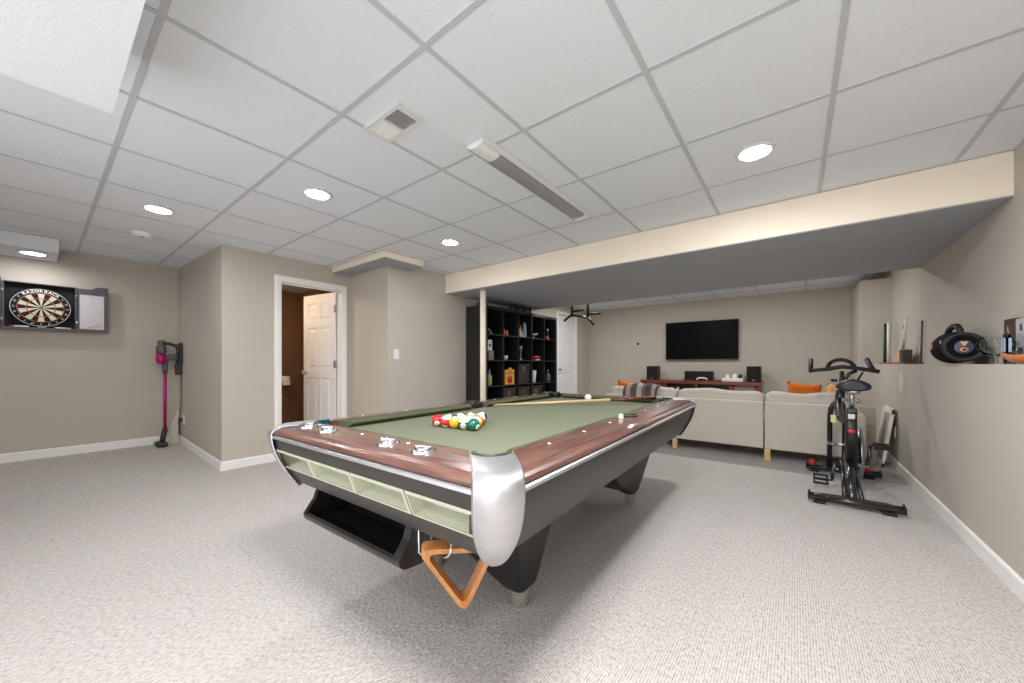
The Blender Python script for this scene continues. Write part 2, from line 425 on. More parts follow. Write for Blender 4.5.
def panel_door(name, w, h, loc, rz, hinges, knob_side=1):
    # local: X along width from hinge (0) to free edge (w), Y thickness, Z up
    root = bpy.data.objects.new(name, None); COL.objects.link(root); root.location = loc; root.rotation_euler = (0, 0, rz)
    root['kind'] = 'structure'
    t = .035; st = .1 * w / .7; rails = [(0, .2), (.86, .98), (1.50, 1.60), (h - .11, h)]
    m = MB()
    m.b2((0, -t / 2 + .010, 0), (w, t / 2 - .010, h))
    for (a, b) in ((0, st), (w / 2 - st * .42, w / 2 + st * .42), (w - st, w)): m.b2((a, -t / 2, 0), (b, t / 2, h), .002)
    for (a, b) in rails:
        for (xa, xb) in ((st - .003, w / 2 - st * .42 + .003), (w / 2 + st * .42 - .003, w - st + .003)): m.b2((xa, -t / 2 + .0008, max(a, .001)), (xb, t / 2 - .0008, min(b, h - .001)))
    cols = ((st, w / 2 - st * .42), (w / 2 + st * .42, w - st))
    for (x0, x1) in cols:
        for (ra, rb) in zip(rails, rails[1:]):
            z0, z1 = ra[1], rb[0]; g = .024
            for sgn in (-1, 1):
                y0 = sgn * (t / 2 - .010); y1 = sgn * (t / 2 - .002); i = .018
                m.loft([[(x0 + g, y0, z0 + g), (x1 - g, y0, z0 + g), (x1 - g, y0, z1 - g), (x0 + g, y0, z1 - g)],
                        [(x0 + g + i, y1, z0 + g + i), (x1 - g - i, y1, z0 + g + i), (x1 - g - i, y1, z1 - g - i), (x0 + g + i, y1, z1 - g - i)]], smooth=False)
    m.build('door_panel', M['doorwhite'], root)
    k = MB()
    for s in (-1, 1):
        k.lathe([(0, 0), (.028, 0), (.028, .006), (.011, .010), (.010, .034), (.024, .044), (.027, .056), (.02, .068), (0, .071)], (w - .06, s * t / 2, .93), 20, (-s * PI / 2, 0, 0))
    k.build('door_knob', M['hinge'], root)
    for z in hinges:
        g = MB(); g.b2((.002, t / 2 - .001, z), (.030, t / 2 + .003, z + .09)); g.cone((-.004, t / 2 + .004, z - .004), (-.004, t / 2 + .004, z + .094), .0075, n=10)
        g.build('hinge', M['hinge'], root)
    return root
# bathroom door, swung into the room behind, hinged at the right jamb
import math as _m
da = _m.atan2(2.136 - 2.245, -5.20 - (-4.545))
panel_door('door_1', .645, DZ - .015, (-4.545, 2.245, .008), da, (.25, .99, 1.68))
panel_door('door_2', .694, 2.0, (-3.69, 6.757, .006), -PI / 2, ())

# the small brown room behind the door
m = MB(); m.b2((-6.15, 1.195, 0), (-6.0, 3.6, 2.2)); struct('wall_bathroom_back', m, M['brown'])
m = MB(); m.b2((-6.0, 2.40, 0), (-5.35, 2.5, 2.2)); m.b2((-5.45, 2.5, 0), (-5.35, 3.6, 2.2)); m.b2((-5.35, 3.5, 0), (-4.58, 3.6, 2.2)); struct('wall_bathroom_side', m, M['brown'])
m = MB(); m.b2((-6.0, 1.196, .1), (-4.581, 1.206, 2.2)); struct('wall_bathroom_near', m, M['brown'])
m = MB(); m.b2((-6.0, 1.206, 2.12), (-4.58, 3.5, 2.14)); struct('ceiling_bathroom', m, M['tile'])
m = MB(); m.lathe([(0, 0), (.07, 0), (.09, .02), (.09, .03), (0, .03)], (-5.15, 1.5, 2.09), 24)  # unseen warm glowing disc, added to brighten the brown room
o = m.build('bathroom_fill', M['bathfill']); tag(o, 'unseen round warm fill light added inside the small brown room', 'ceiling light')

tp = thing('toilet_roll_holder', 'white toilet paper roll on a holder on the brown wall beyond the open door', 'toilet paper holder', (-5.99, 2.17, .815))
m = MB(); m.lathe([(.02, -.05), (.055, -.05), (.055, .05), (.02, .05), (.02, -.05)], (.075, 0, 0), 24, (PI / 2, 0, 0)); m.b2((.125, -.05, -.075), (.128, .05, 0)); m.build('paper_roll', M['paper'], tp)
m = MB(); m.tube([(.0, .075, .0), (.06, .075, 0), (.075, .07, 0), (.075, -.07, 0)], .008); m.lathe([(0, 0), (.025, 0), (.025, .008), (0, .008)], (-.009, .075, 0), 16, (0, PI / 2, 0)); m.build('holder_arm', M['chrome'], tp)

# ------------------------------------------------------------------ ceiling fittings
def can(name, x, y, z, label, bulb='bulb'):
    t = thing(name, label, 'ceiling light', (x, y, z), 0, 'recessed ceiling lights')
    m = MB(); m.lathe([(.070, -.004), (.074, -.010), (.092, -.004), (.094, 0.0), (.070, 0.002)], (0, 0, 0), 36); m.build('trim_ring', M['fixture'], t)
    m = MB(); m.lathe([(0, -.012), (.04, -.011), (.062, -.007), (.0715, -.003)], (0, 0, 0), 36); m.build('lens', M[bulb], t)
    return t
can('recessed_light', -3.839, .55, H - .001, 'lit round recessed light in the ceiling nearest the smoke detector', 'softbulb')
can('recessed_light', -2.618, 1.162, H - .001, 'lit round recessed light in the ceiling in front of the white doorway', 'softbulb')
can('recessed_light', -2.643, 2.394, H - .001, 'lit round recessed light in the ceiling in front of the black shelf unit')
can('recessed_light', -.175, 2.394, H - .001, 'lit round recessed light in the ceiling at right above the exercise bike side', 'bigbulb')
can('recessed_light', -5.70, -.03, 2.089, 'lit round recessed light in the low boxed ceiling above the dartboard', 'dimbulb')

t = thing('smoke_detector', 'round white smoke detector on the ceiling beside a recessed light', 'smoke detector', (-4.66, .56, H))
m = MB(); m.lathe([(0, -.038), (.03, -.038), (.055, -.032), (.066, -.018), (.068, -.004), (.068, -.001), (0, -.001)], (0, 0, 0), 28); m.build('body', M['whiteplastic'], t)
m = MB(); m.lathe([(0, -.043), (.012, -.043), (.014, -.037), (0, -.036)], (.02, 0, 0), 14); m.build('test_button', M['metalgrey'], t)

# air vent, half grille dark half white
t = thing('ceiling_vent', 'white square ceiling air vent with a grey grille half', 'air vent', (-1.562, 1.045, H - .0005))
t.rotation_euler = (0, 0, .0)
m = MB()
w, d = .30, .145
for (a, b) in (((-w / 2, -d / 2), (w / 2, -d / 2 + .018)), ((-w / 2, d / 2 - .018), (w / 2, d / 2)), ((-w / 2, -d / 2 + .017), (-w / 2 + .03, d / 2 - .017)), ((w / 2 - .03, -d / 2 + .017), (w / 2, d / 2 - .017)), ((-.008, -d / 2 + .017), (.008, d / 2 - .017))):
    m.b2((*a, -.012), (*b, 0))
m.build('frame', M['fixture'], t)
m = MB(); m.b2((.008, -d / 2 + .018, -.004), (w / 2 - .03, d / 2 - .018, -.001)); m.build('duct_opening', M['metalgrey'], t)
m = MB()
for i in range(9):
    y = -d / 2 + .024 + i * .0122; m.box((.0655, y, -.006), (.112, .004, .005), (.5, 0, 0))
m.build('grille', M['metalgrey'], t)
m = MB(); m.b2((-w / 2 + .03, -d / 2 + .018, -.008), (-.008, d / 2 - .018, -.001))
for i in range(9):
    y = -d / 2 + .024 + i * .0122; m.box((-.064, y, -.009), (.112, .006, .004), (.4, 0, 0))
m.build('louver_panel', M['whiteplastic'], t)

# unlit tube fixture
t = thing('fluorescent_light', 'long unlit tube light fixture with grey lens on the ceiling', 'ceiling light', (-1.335, 1.98, H - .003))
L = 1.20
m = MB(); m.b2((-.056, -L / 2, -.016), (.056, L / 2, 0), .003)
m.prism([(-.070, 0), (-.063, 0), (-.057, -.028), (-.062, -.030)], L, frame_mat((0, L / 2, -.0), (1, 0, 0), (0, 0, 1)))
m.prism([(.070, 0), (.063, 0), (.057, -.028), (.062, -.030)], L, frame_mat((0, L / 2, -.0), (1, 0, 0), (0, 0, 1)))
m.build('housing', M['fixture'], t)
m = MB(); pr = [(-.053, -.014)] + [(.052 * math.sin(a), -.018 - .020 * math.cos(a)) for a in [(-1.45 + 2.9 * i / 12) for i in range(13)]] + [(.053, -.014)]
m.prism(pr, L - .2, frame_mat((0, L / 2 - .05, 0), (1, 0, 0), (0, 0, 1))); m.build('lens_cover', M['lens'], t)
for s in (-1, 1):
    ln = .15 if s < 0 else .05
    m = MB(); m.prism([(x * 1.03, z * 1.03) for x, z in pr], ln, frame_mat((0, -L / 2 + ln if s < 0 else L / 2, 0), (1, 0, 0), (0, 0, 1))); m.build('end_cap', M['whiteplastic'], t)

# ------------------------------------------------------------------ pool table
TBL = (-.5453, .6515, 0.); TR = .02634
TW, TL, ZT = 1.33, 2.409, .7775
tb = thing('pool_table', 'green cloth pool table with walnut rails, aluminium corners and black base', 'pool table', TBL, TR)
# local coordinates: X from -TW (left) to 0 (right), Y from 0 (near end) to TL
RAIL = [(.000, .738), (-.006, .744), (-.0065, .751), (-.003, .758), (.006, .7645), (.022, .770), (.055, ZT - .0035), (.10, ZT), (.150, ZT + .0015), (.150, .745), (.02, .738)]
def edge(side, d, z, s):                  # d inwards from the outer edge, s along it
    return {'near': (s, d, z), 'far': (s, TL - d, z), 'right': (-d, s, z), 'left': (-TW + d, s, z)}[side]
def sweep(mb, side, prof, s0, s1, smooth=False, mit=(0, 0)):
    mb.loft([[edge(side, d, z, s + k * max(d, 0)) for d, z in prof] for s, k in ((s0, mit[0]), (s1, -mit[1]))], smooth=smooth)
C = .090
segs = [('near', -TW + C, -C), ('far', -TW + C, -C), ('right', C, TL / 2 - .066), ('right', TL / 2 + .066, TL - C), ('left', C, TL / 2 - .066), ('left', TL / 2 + .066, TL - C)]
for side, a, b in segs:
    m = MB(); sweep(m, side, RAIL, a, b, False, (abs(a - TL / 2) > .07 or side in ('near', 'far'), abs(b - TL / 2) > .07 or side in ('near', 'far'))); m.build('rail', M['walnut_x' if side in ('near', 'far') else 'walnut_y'], tb)
for side in ('right', 'left'):            # rail behind the side pocket
    m = MB(); sweep(m, side, [(d if d < .08 else .085, z) for d, z in RAIL], TL / 2 - .066, TL / 2 + .066); m.build('rail', M['walnut_y'], tb)
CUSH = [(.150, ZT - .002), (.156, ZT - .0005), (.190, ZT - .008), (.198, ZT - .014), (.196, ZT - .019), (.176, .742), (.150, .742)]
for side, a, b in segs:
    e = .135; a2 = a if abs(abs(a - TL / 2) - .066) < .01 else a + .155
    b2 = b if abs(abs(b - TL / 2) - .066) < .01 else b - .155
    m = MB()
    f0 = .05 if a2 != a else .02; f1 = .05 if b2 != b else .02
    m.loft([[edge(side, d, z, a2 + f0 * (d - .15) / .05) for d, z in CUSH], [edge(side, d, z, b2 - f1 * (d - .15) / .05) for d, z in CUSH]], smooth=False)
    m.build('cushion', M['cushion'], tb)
m = MB(); m.b2((-TW + .145, .145, .70), (-.145, TL - .145, .742)); m.build('bed_cloth', M['felt'], tb)
m = MB()
for side, a, b in (('near', -TW + .03, -.03), ('far', -TW + .03, -.03), ('right', .03, TL - .03), ('left', .03, TL - .03)):
    sweep(m, side, [(-.004, .722), (-.009, .725), (-.009, .735), (-.004, .7385), (.02, .7385), (.02, .722)], a, b)
m.build('trim_strip', M['alu'], tb)
# apron, sloping inwards
def ins(z): return .002 + .080 * max(0, (.722 - z) / .20) ** 1.7
for side, a, b in (('far', -TW, 0), ('right', 0, TL), ('left', 0, TL)):
    m = MB(); zb = .522
    ring = lambda s, k: [edge(side, ins(z) + th, z, s + k * (ins(z) + th)) for z, th in [(.722 - .02 * k_, 0) for k_ in range(10)] + [(zb + .005, 0), (zb, .01), (zb, .03), (.60, .05), (.722, .05)]]
    m.loft([ring(a + .05, 1), ring(b - .05, -1)], smooth=False); m.build('apron', M['apron'], tb)
m = MB()
for (z0, z1) in ((.722, .676), (.592, .522)):
    ring = lambda s, k: [edge('near', ins(z) + th, z, s + k * (ins(z) + th)) for z, th in [(z0 + (z1 - z0) * k_ / 5, 0) for k_ in range(6)] + [(z1, .03), (z0, .03)]]
    m.loft([ring(-TW + .05, 1), ring(-.05, -1)], smooth=False)
m.b2((-TW + .06, .115, .545), (-.06, .13, .72))
m.build('apron', M['apron'], tb)
m = MB(); m.b2((-TW + .10, .135, .535), (-.10, TL - .10, .70)); m.build('cabinet_underside', M['legblack'], tb)
# four ivory ball trays in the near end
n = 4; u0, u1 = -TW + .075, -.075; cw = (u1 - u0) / n
for i in range(n):
    a, b = u0 + i * cw + .004, u0 + (i + 1) * cw - .004
    zt_, zb_ = .676, .592
    m = MB()
    P = lambda u, z, dep: (u, ins(z) - .004 + dep, z)
    rim = [(a, zt_), (b, zt_), (b - .0, zb_), (a + .0, zb_)]
    e = .009
    inn = [(a + e, zt_ - e), (b - e, zt_ - e), (b - e, zb_ + e), (a + e, zb_ + e)]
    bk = [(a + .022, zt_ - .012), (b - .022, zt_ - .012), (b - .022, zb_ + .028), (a + .022, zb_ + .028)]
    m.loft([[P(u, z, .022) for u, z in rim], [P(u, z, .002) for u, z in rim], [P(u + (.002 if u == a else -.002), z + (-.002 if z == zt_ else .002), 0) for u, z in rim],
            [P(u, z, 0) for u, z in inn], [P(u, z, .004) for u, z in inn], [(u, .085, z) for u, z in bk]], cap=False, smooth=False)
    t_ = m.bm
    vs = [t_.verts.new((u, .085, z)) for u, z in bk]; t_.faces.new(vs)
    m.build('ball_tray', M['ivory'], tb)
# corner castings: a band along the corner diagonal, rolling over the edge into a shield
PQ, PR, HB = .185, .058, .066
def contour(d, s):                         # point on the rounded corner inset by d; s = arc length from the diagonal
    r = max(.045, .062 - max(d, 0) * .2); c = d + r; q_ = r * PI / 4
    if abs(s) <= q_:
        th = PI / 4 + s / r; return (c - r * math.cos(th), c - r * math.sin(th))
    return (c + (s - q_), d) if s > 0 else (d, c + (-s - q_))
def cast_rows():
    N = 20; rows = []
    S = [-1 + 2 * j / N for j in range(N + 1)]
    top = []
    for s_ in S:                           # hugging the pocket liner
        p = s_ * HB; dd = PQ - math.sqrt(max(0, (PR + .004) ** 2 - min(abs(p), PR + .004) ** 2)) / math.sqrt(2) 
        top.append((dd + p / math.sqrt(2), dd - p / math.sqrt(2), ZT + .001))
    rows.append(top)
    def row(d, z, k):
        r = max(.045, .062 - max(d, 0) * .2); hl = (r * PI / 4 + (HB * math.sqrt(2) - r)) * k
        return [(*contour(d, s_ * hl), z) for s_ in S]
    edge_ = row(.03, ZT - .0015, 1)
    for t_ in (.15, .45, .75):
        rows.append([tuple(Vector(a).lerp(Vector(b), t_)[:2]) + (ZT + .0035 - .004 * t_,) for a, b in zip(top, edge_)])
    for d, z in ((.03, ZT - .0015), (.015, ZT - .006), (.003, ZT - .013), (-.006, ZT - .022), (-.0105, ZT - .033), (-.0115, .735), (-.010, .715)): rows.append(row(d, z, 1))
    for i in range(1, 19):
        k = i / 18; z = .715 - .215 * math.sin(k * PI / 2)
        rows.append(row(ins(z) - .012, z, max(.015, (1 - math.sin(k * PI / 2) ** 2.4)) ** .5))
    return rows
for (cx, cy, sx, sy) in ((0, 0, -1, 1), (-TW, 0, 1, 1), (0, TL, -1, -1), (-TW, TL, 1, -1)):
    m = MB(); m.loft([[(cx + sx * x, cy + sy * y, z) for x, y, z in r] for r in cast_rows()], closed=False, cap=False)
    N_ = 16; rows = []
    for z, e_ in [(.722 - .02 * k_, 0) for k_ in range(10)] + [(.527, 0), (.522, .01), (.522, .04)]:
        d_ = ins(z) + .0005 + e_; r_ = max(.045, .062 - d_ * .2); hl_ = r_ * PI / 4 + .055 - (r_ - .045)
        rows.append([(cx + sx * x, cy + sy * y, z) for x, y in [contour(d_, (-1 + 2 * j_ / N_) * hl_) for j_ in range(N_ + 1)]])
    mb2 = MB(); mb2.loft(rows, closed=False, cap=False); mb2.build('apron_corner', M['apron'], tb)
    o = m.build('corner_casting', M['alu'], tb)
    sd = o.modifiers.new('solid', 'SOLIDIFY'); sd.thickness = .004; sd.offset = 0
# pocket liners and pockets
def pocket(cx, cy, ang, matl, r=.058, span=1.15):
    pts = []
    for i in range(17):
        a = ang - span + 2 * span * i / 16
        pts.append((cx + r * math.cos(a), cy + r * math.sin(a), ZT + .004))
    m = MB(); m.tube(pts, .0055, 8)
    for p in (pts[0], pts[-1]): m.sphere(p, .0085, 10)
    rim = []
    m.loft([[(cx + rr * math.cos(ang - span + 2 * span * i / 16), cy + rr * math.sin(ang - span + 2 * span * i / 16), zz) for i in range(17)] for rr, zz in ((r, ZT + .004), (r - .004, .742))], closed=False, cap=False)
    m.build('pocket_liner', matl, tb)
    m = MB(); m.lathe([(0, .7425), (r * .98, .7425), (r * .98, .7432), (0, .7435)], (cx, cy, 0), 24); m.build('pocket', M['dark'], tb)  # flat black disc painted for the shade down the pocket hole
q = PQ
pocket(-q, q, -PI / 4, M['liner']); pocket(-TW + q, q, -3 * PI / 4, M['teal']); pocket(-q, TL - q, PI / 4, M['liner']); pocket(-TW + q, TL - q, 3 * PI / 4, M['liner'])
pocket(-.122, TL / 2, 0, M['liner'], .052, 1.3); pocket(-TW + .122, TL / 2, PI, M['liner'], .052, 1.3)
for (cx, s) in ((-.15, 1), (-TW + .15, -1)):    # shade in side and corner pocket throats, put in as black blocks
    m = MB(); m.b2((cx - .012, TL / 2 - .063, .743), (cx + .012, TL / 2 + .063, ZT - .006)); m.build('pocket_throat_shade', M['rubber'], tb)
for (cx, cy, a) in ((-TW + .165, TL - .165, PI / 4), (-.165, TL - .165, -PI / 4)):
    m = MB(); m.box((cx, cy, .758), (.02, .11, .03), (0, 0, a)); m.build('pocket_throat_shade', M['rubber'], tb)
# four chrome score dials on the near rail
for u in (-1.127, -.963, -.558, -.377):
    m = MB()
    m.lathe([(.046, ZT - .006), (.046, ZT + .003), (.042, ZT + .005), (.03, ZT + .003), (.0, ZT + .002)], (u, .083, 0), 28, None, 1., .82)
    m.lathe([(.028, ZT + .002), (.026, ZT + .008), (.018, ZT + .012), (0, ZT + .013)], (u - .004, .086, 0), 22, None, 1., .8)
    m.box((u + .004, .083, ZT + .013), (.058, .012, .006), (0, 0, .35), .003)
    m.build('score_dial', M['chrome'], tb)
# rail sights
sg = None
pts = [(-TW / 2 + k * .277, .118) for k in (-1.35, -.38, .62)] + [(-TW / 2 + k * .277, TL - .118) for k in (-1, 0, 1)]
for k in (1, 2, 3): pts += [(-.105, TL / 2 - k * .27 + .0), (-.105, TL / 2 + k * .27), (-TW + .105, TL / 2 - k * .27), (-TW + .105, TL / 2 + k * .27)]
for (u, v) in pts:
    if sg is None:
        m = MB(); m.lathe([(0, .0012), (.005, .0012), (.0062, .0006), (.0062, -.001)], (0, 0, 0), 14); sg = m.build('rail_sight', M['whiteplastic'], tb); o = sg
    else:
        o = sg.copy(); COL.objects.link(o); o.parent = tb
    o.location = (u, v, ZT + .0008)
# legs: tapered, flaring up towards the middle, metal feet
def leg(fu, fv, su, sv):
    def ring(z, xo, xi, ya, yb, r=.03):
        # xo: outer x offset, xi: inner reach; ya: outwards along length, yb: inwards
        x0, x1 = fu - su * xi, fu + su * xo; y0, y1 = fv - sv * ya, fv + sv * yb
        pts = []
        cxm, cym = (x0 + x1) / 2, (y0 + y1) / 2
        for x, y in rrect(abs(x1 - x0), abs(y1 - y0), min(r, abs(x1 - x0) * .45, abs(y1 - y0) * .45), 4, cxm, cym): pts.append((x, y, z))
        return pts
    m = MB()
    yb = (.060, .070, .080, .090, .11, .16) if sv > 0 else (.060, .075, .22, .44, .62, .68)
    m.loft([ring(z, xo, xi, ya, b_) for (z, xo, xi, ya), b_ in zip(((.078, .042, .062, .055), (.092, .050, .080, .064), (.15, .064, .16, .09), (.25, .086, .30, .13), (.36, .110, .44, .17), (.537, .145, .50, .20)), yb)])
    o = m.build('leg', M['legblack'], tb)
    m = MB(); m.lathe([(0, 0), (.034, 0), (.037, .006), (.046, .080), (.046, .095), (0, .095)], (fu, fv, 0), 24); m.build('foot', M['foot'], o)
leg(-.395, .635, 1, 1); leg(-.935, .635, -1, 1); leg(-.395, 2.075, 1, -1); leg(-.935, 2.075, -1, -1)
# moulded black ball-return trough under the near end
m = MB()
tx0, tx1 = -1.115, -.505
prof = []
outer = [(.115, .528), (.108, .49), (.095, .45), (.070, .418), (.055, .395), (.062, .372), (.085, .358), (.14, .352), (.24, .356), (.30, .40), (.32, .528)]
inner = [(.30, .528), (.285, .41), (.235, .372), (.14, .368), (.092, .374), (.074, .386)]
pl = [(.055, .395), (.0565, .382), (.062, .371), (.072, .363), (.085, .358), (.14, .352), (.24, .356), (.30, .40), (.32, .528), (.30, .528), (.285, .41), (.235, .372), (.14, .368), (.095, .376), (.078, .392), (.066, .402)]
m.loft([[(x, y + .012, z + .008) for y, z in pl] for x in (tx0, tx1)], smooth=False)
ep = [(.128, .528), (.108, .49), (.095, .45), (.070, .418), (.055, .395), (.0565, .382), (.062, .371), (.072, .363), (.085, .358), (.14, .352), (.24, .356), (.30, .40), (.32, .528)]
o = m.build('ball_trough', M['blackplastic'], tb)
for xa, xb in ((tx0 - .022, tx0 + .004), (tx1 - .004, tx1 + .03)):
    m = MB(); m.loft([[(x, y + .012, z + .008) for y, z in ep] for x in (xa, xb)], smooth=False)
    m.build('trough_end', M['blackplastic'], o)
# wire hook below the apron
m = MB(); m.tube([(-.398, .085, .54), (-.398, .085, .452), (-.392, .09, .444), (-.384, .10, .45)], .003, 8)
m.tube([(-.345 + .045 * math.cos(a), .13, .475 + .04 * math.sin(a)) for a in [PI * 1.0 + PI * i / 10 for i in range(11)]], .004, 8)
m.tube([(-.39, .13, .475), (-.39, .13, .54)], .004, 8); m.tube([(-.30, .13, .475), (-.30, .13, .54)], .004, 8)
m.build('wire_hook', M['chrome'], tb)

def tw(u, v, z):
    c, s = math.cos(TR), math.sin(TR); return (TBL[0] + u * c - v * s, TBL[1] + u * s + v * c, z)
# triangle rack hanging from the hook
rk = thing('ball_rack', 'wooden triangle ball rack hanging from a wire under the pool table', 'ball rack', tw(-.45, .2, .12), TR)
A, B, Cc = Vector((-.388, .085, .468)), Vector((-.338, .225, .236)), Vector((-.248, .262, .446))
Nn = (B - A).cross(Cc - A).normalized()
ctr = (A + B + Cc) / 3
def rounded_tri(P, r, n=6):
    out = []
    for i in range(3):
        p, a, b = P[i], P[i - 1], P[(i + 1) % 3]
        da, db = (a - p).normalized(), (b - p).normalized()
        s = p + da * r; e = p + db * r
        for k in range(n + 1):
            t_ = k / n; out.append((s * (1 - t_) ** 2 + p * 2 * t_ * (1 - t_) + e * t_ ** 2))
    return out
inner_t = rounded_tri([ctr + (p - ctr) * .90 for p in (A, B, Cc)], .04); outer_t = rounded_tri([ctr + (p - ctr) * 1.13 for p in (A, B, Cc)], .05)
h = Nn * .022
m = MB(); R_ = [inner_t and [p - h for p in inner_t], [p - h for p in outer_t], [p + h for p in outer_t], [p + h for p in inner_t]]
TM = Matrix.Translation(TBL) @ Matrix.Rotation(TR, 4, 'Z')
R_ = [[TM @ p for p in r] for r in R_]
m.loft(R_ + [R_[0]], cap=False, smooth=False)
m.build('rack_frame', M['rackwood'], rk, world=True)

# balls
BR = .0286
def ball_mat(name, rgb, stripe):
    m, nt, p = base_mat(name)
    tc = nt.nodes.new('ShaderNodeTexCoord'); sp = nt.nodes.new('ShaderNodeSeparateXYZ'); nt.links.new(tc.outputs['Object'], sp.inputs['Vector'])
    def mth(op, a, b):
        n = nt.nodes.new('ShaderNodeMath'); n.operation = op
        for i, x in enumerate((a, b)):
            if isinstance(x, (int, float)): n.inputs[i].default_value = x
            else: nt.links.new(x, n.inputs[i])
        return n.outputs[0]
    ivory = srgb(240, 236, 214)
    num = mth('GREATER_THAN', sp.outputs['X'], BR * .885)
    if stripe: num = mth('MAXIMUM', num, mth('GREATER_THAN', mth('ABSOLUTE', sp.outputs['Z'], 0), BR * .5))
    mx = nt.nodes.new('ShaderNodeMix'); mx.data_type = 'RGBA'
    nt.links.new(num, mx.inputs['Factor']); mx.inputs['A'].default_value = srgb(*rgb); mx.inputs['B'].default_value = ivory
    nt.links.new(mx.outputs['Result'], p.inputs['Base Color'])
    p.inputs['Roughness'].default_value = .12; p.inputs['Coat Weight'].default_value = .5
    return m
PCOL = {1: (238, 172, 20), 2: (18, 44, 110), 3: (206, 34, 44), 4: (78, 32, 84), 5: (226, 120, 40), 6: (8, 98, 80), 7: (112, 26, 34), 8: (18, 18, 18)}
def ball(num, pos, face, label):
    if num == 0:
        m = MB(); m.sphere((0, 0, 0), BR, 32); o = m.build('cue_ball', BM0); o.location = pos
        tag(o, label, 'pool ball'); return o
    c = PCOL[num if num <= 8 else num - 8]
    m = MB(); m.sphere((0, 0, 0), BR, 32)
    o = m.build('pool_ball', ball_mat('ball_%d' % num, c, num > 8)); o.location = pos
    o.rotation_euler = face
    tag(o, label, 'pool ball', 'racked pool balls')
    m = MB(); add_text(m, str(num), .016, frame_mat((BR + .0001, 0, 0), (0, 1, 0), (0, 0, 1)), .0002)
    m.build('number', M['dark'], o)
    return o
BM0 = mat('cue_ball_ivory', (244, 240, 224), .12, var=.01, coat=.5)
bz = .742 + BR
p0 = Vector((-1.392, 1.180)); p1 = Vector((-1.392 + 4 * .0575 * math.cos(.07), 1.180 + 4 * .0575 * math.sin(.07)))
ux = (p1 - p0) / 4; uy = Vector((-ux.y, ux.x)).normalized() * .0575 * .866
order = [[3, 11, 1, 14, 6], [4, 7, 13, 9], [12, 8, 5], [10, 15], [2]]
names = {3: 'solid red pool ball at the left corner of the racked triangle', 11: 'white pool ball with red stripe beside the solid red ball', 1: 'solid yellow pool ball in the front row of the racked triangle',
 14: 'mostly white pool ball between the yellow and the green ball', 6: 'solid green pool ball at the near right corner of the triangle', 4: 'solid purple pool ball behind the red striped ball', 7: 'solid maroon pool ball in the middle of the racked triangle',
 13: 'white pool ball with orange stripe just behind the green ball', 9: 'white and yellow striped pool ball at the right side of the triangle', 12: 'purple striped white pool ball at the left side of the triangle', 8: 'solid black pool ball inside the racked triangle', 5: 'solid orange pool ball at the right side of the triangle',
 10: 'blue striped white pool ball near the far tip of the triangle', 15: 'maroon striped white pool ball near the far tip of the triangle', 2: 'solid dark blue pool ball at the far tip of the triangle'}
toC = math.atan2(-p0.y, -p0.x)
FACE = {3: (0, .45, toC - .1), 11: (.12, .1, toC + 1.6), 1: (0, -1.2, toC), 14: (0, .25, toC - .25), 6: (0, .35, toC + .75), 13: (.2, .15, toC + 1.8), 9: (.25, .1, toC + 2.2), 10: (.8, -.5, toC + 1.0), 12: (.2, .2, toC + 2), 15: (.6, .2, toC + 2)}
for r, row in enumerate(order):
    for k, nmb in enumerate(row):
        p = p0 + ux * (k + r * .5) + uy * r
        ball(nmb, (p.x, p.y, bz), FACE.get(nmb, (.3, -.9, toC + .7 * k)), names[nmb])
ball(0, (-1.354, 2.731, bz), (0, 0, 0), 'plain white cue ball lying beside the cue stick')

# cue stick
a = Vector((-1.746, 1.964, .7500)); b = Vector((-.854, 2.855, .7855))
q_ = thing('cue_stick', 'wooden pool cue with dark brown butt lying across the table', 'pool cue', a)
dq = (b - a).normalized(); q_.rotation_euler = dq.to_track_quat('X', 'Z').to_euler()
Lq = (b - a).length; ry = Matrix.Rotation(PI / 2, 4, 'Y')
def rod(name, x0, x1, r0, r1, mt):
    m = MB(); m.cone((x0, 0, 0), (x1, 0, 0), r0, r1, 16); m.build(name, mt, q_)
rod('tip', 0, .012, .006, .0065, M['paleblue']); rod('ferrule', .012, .035, .0066, .0067, M['whiteplastic']); rod('shaft', .035, .90, .0068, .0115, M['maple']); rod('butt', .90, Lq, .0112, .0145, M['cuebutt'])

# chalk
ck = thing('chalk_cube', 'small pale blue and white chalk cube on the right rail', 'chalk', tw(-.108, 1.085, ZT + .0005), .5)
m = MB(); m.box((0, 0, .0105), (.021, .021, .021), None, .0015); m.build('paper_wrap', M['whiteplastic'], ck)
m = MB(); m.lathe([(0, .0215), (.006, .0215), (.0095, .0228), (.0095, .0205), (0, .0205)], (0, 0, 0), 14); m.b2((-.0098, -.0098, .0205), (.0098, .0098, .0226), .0008); m.build('chalk_face', M['paleblue'], ck)

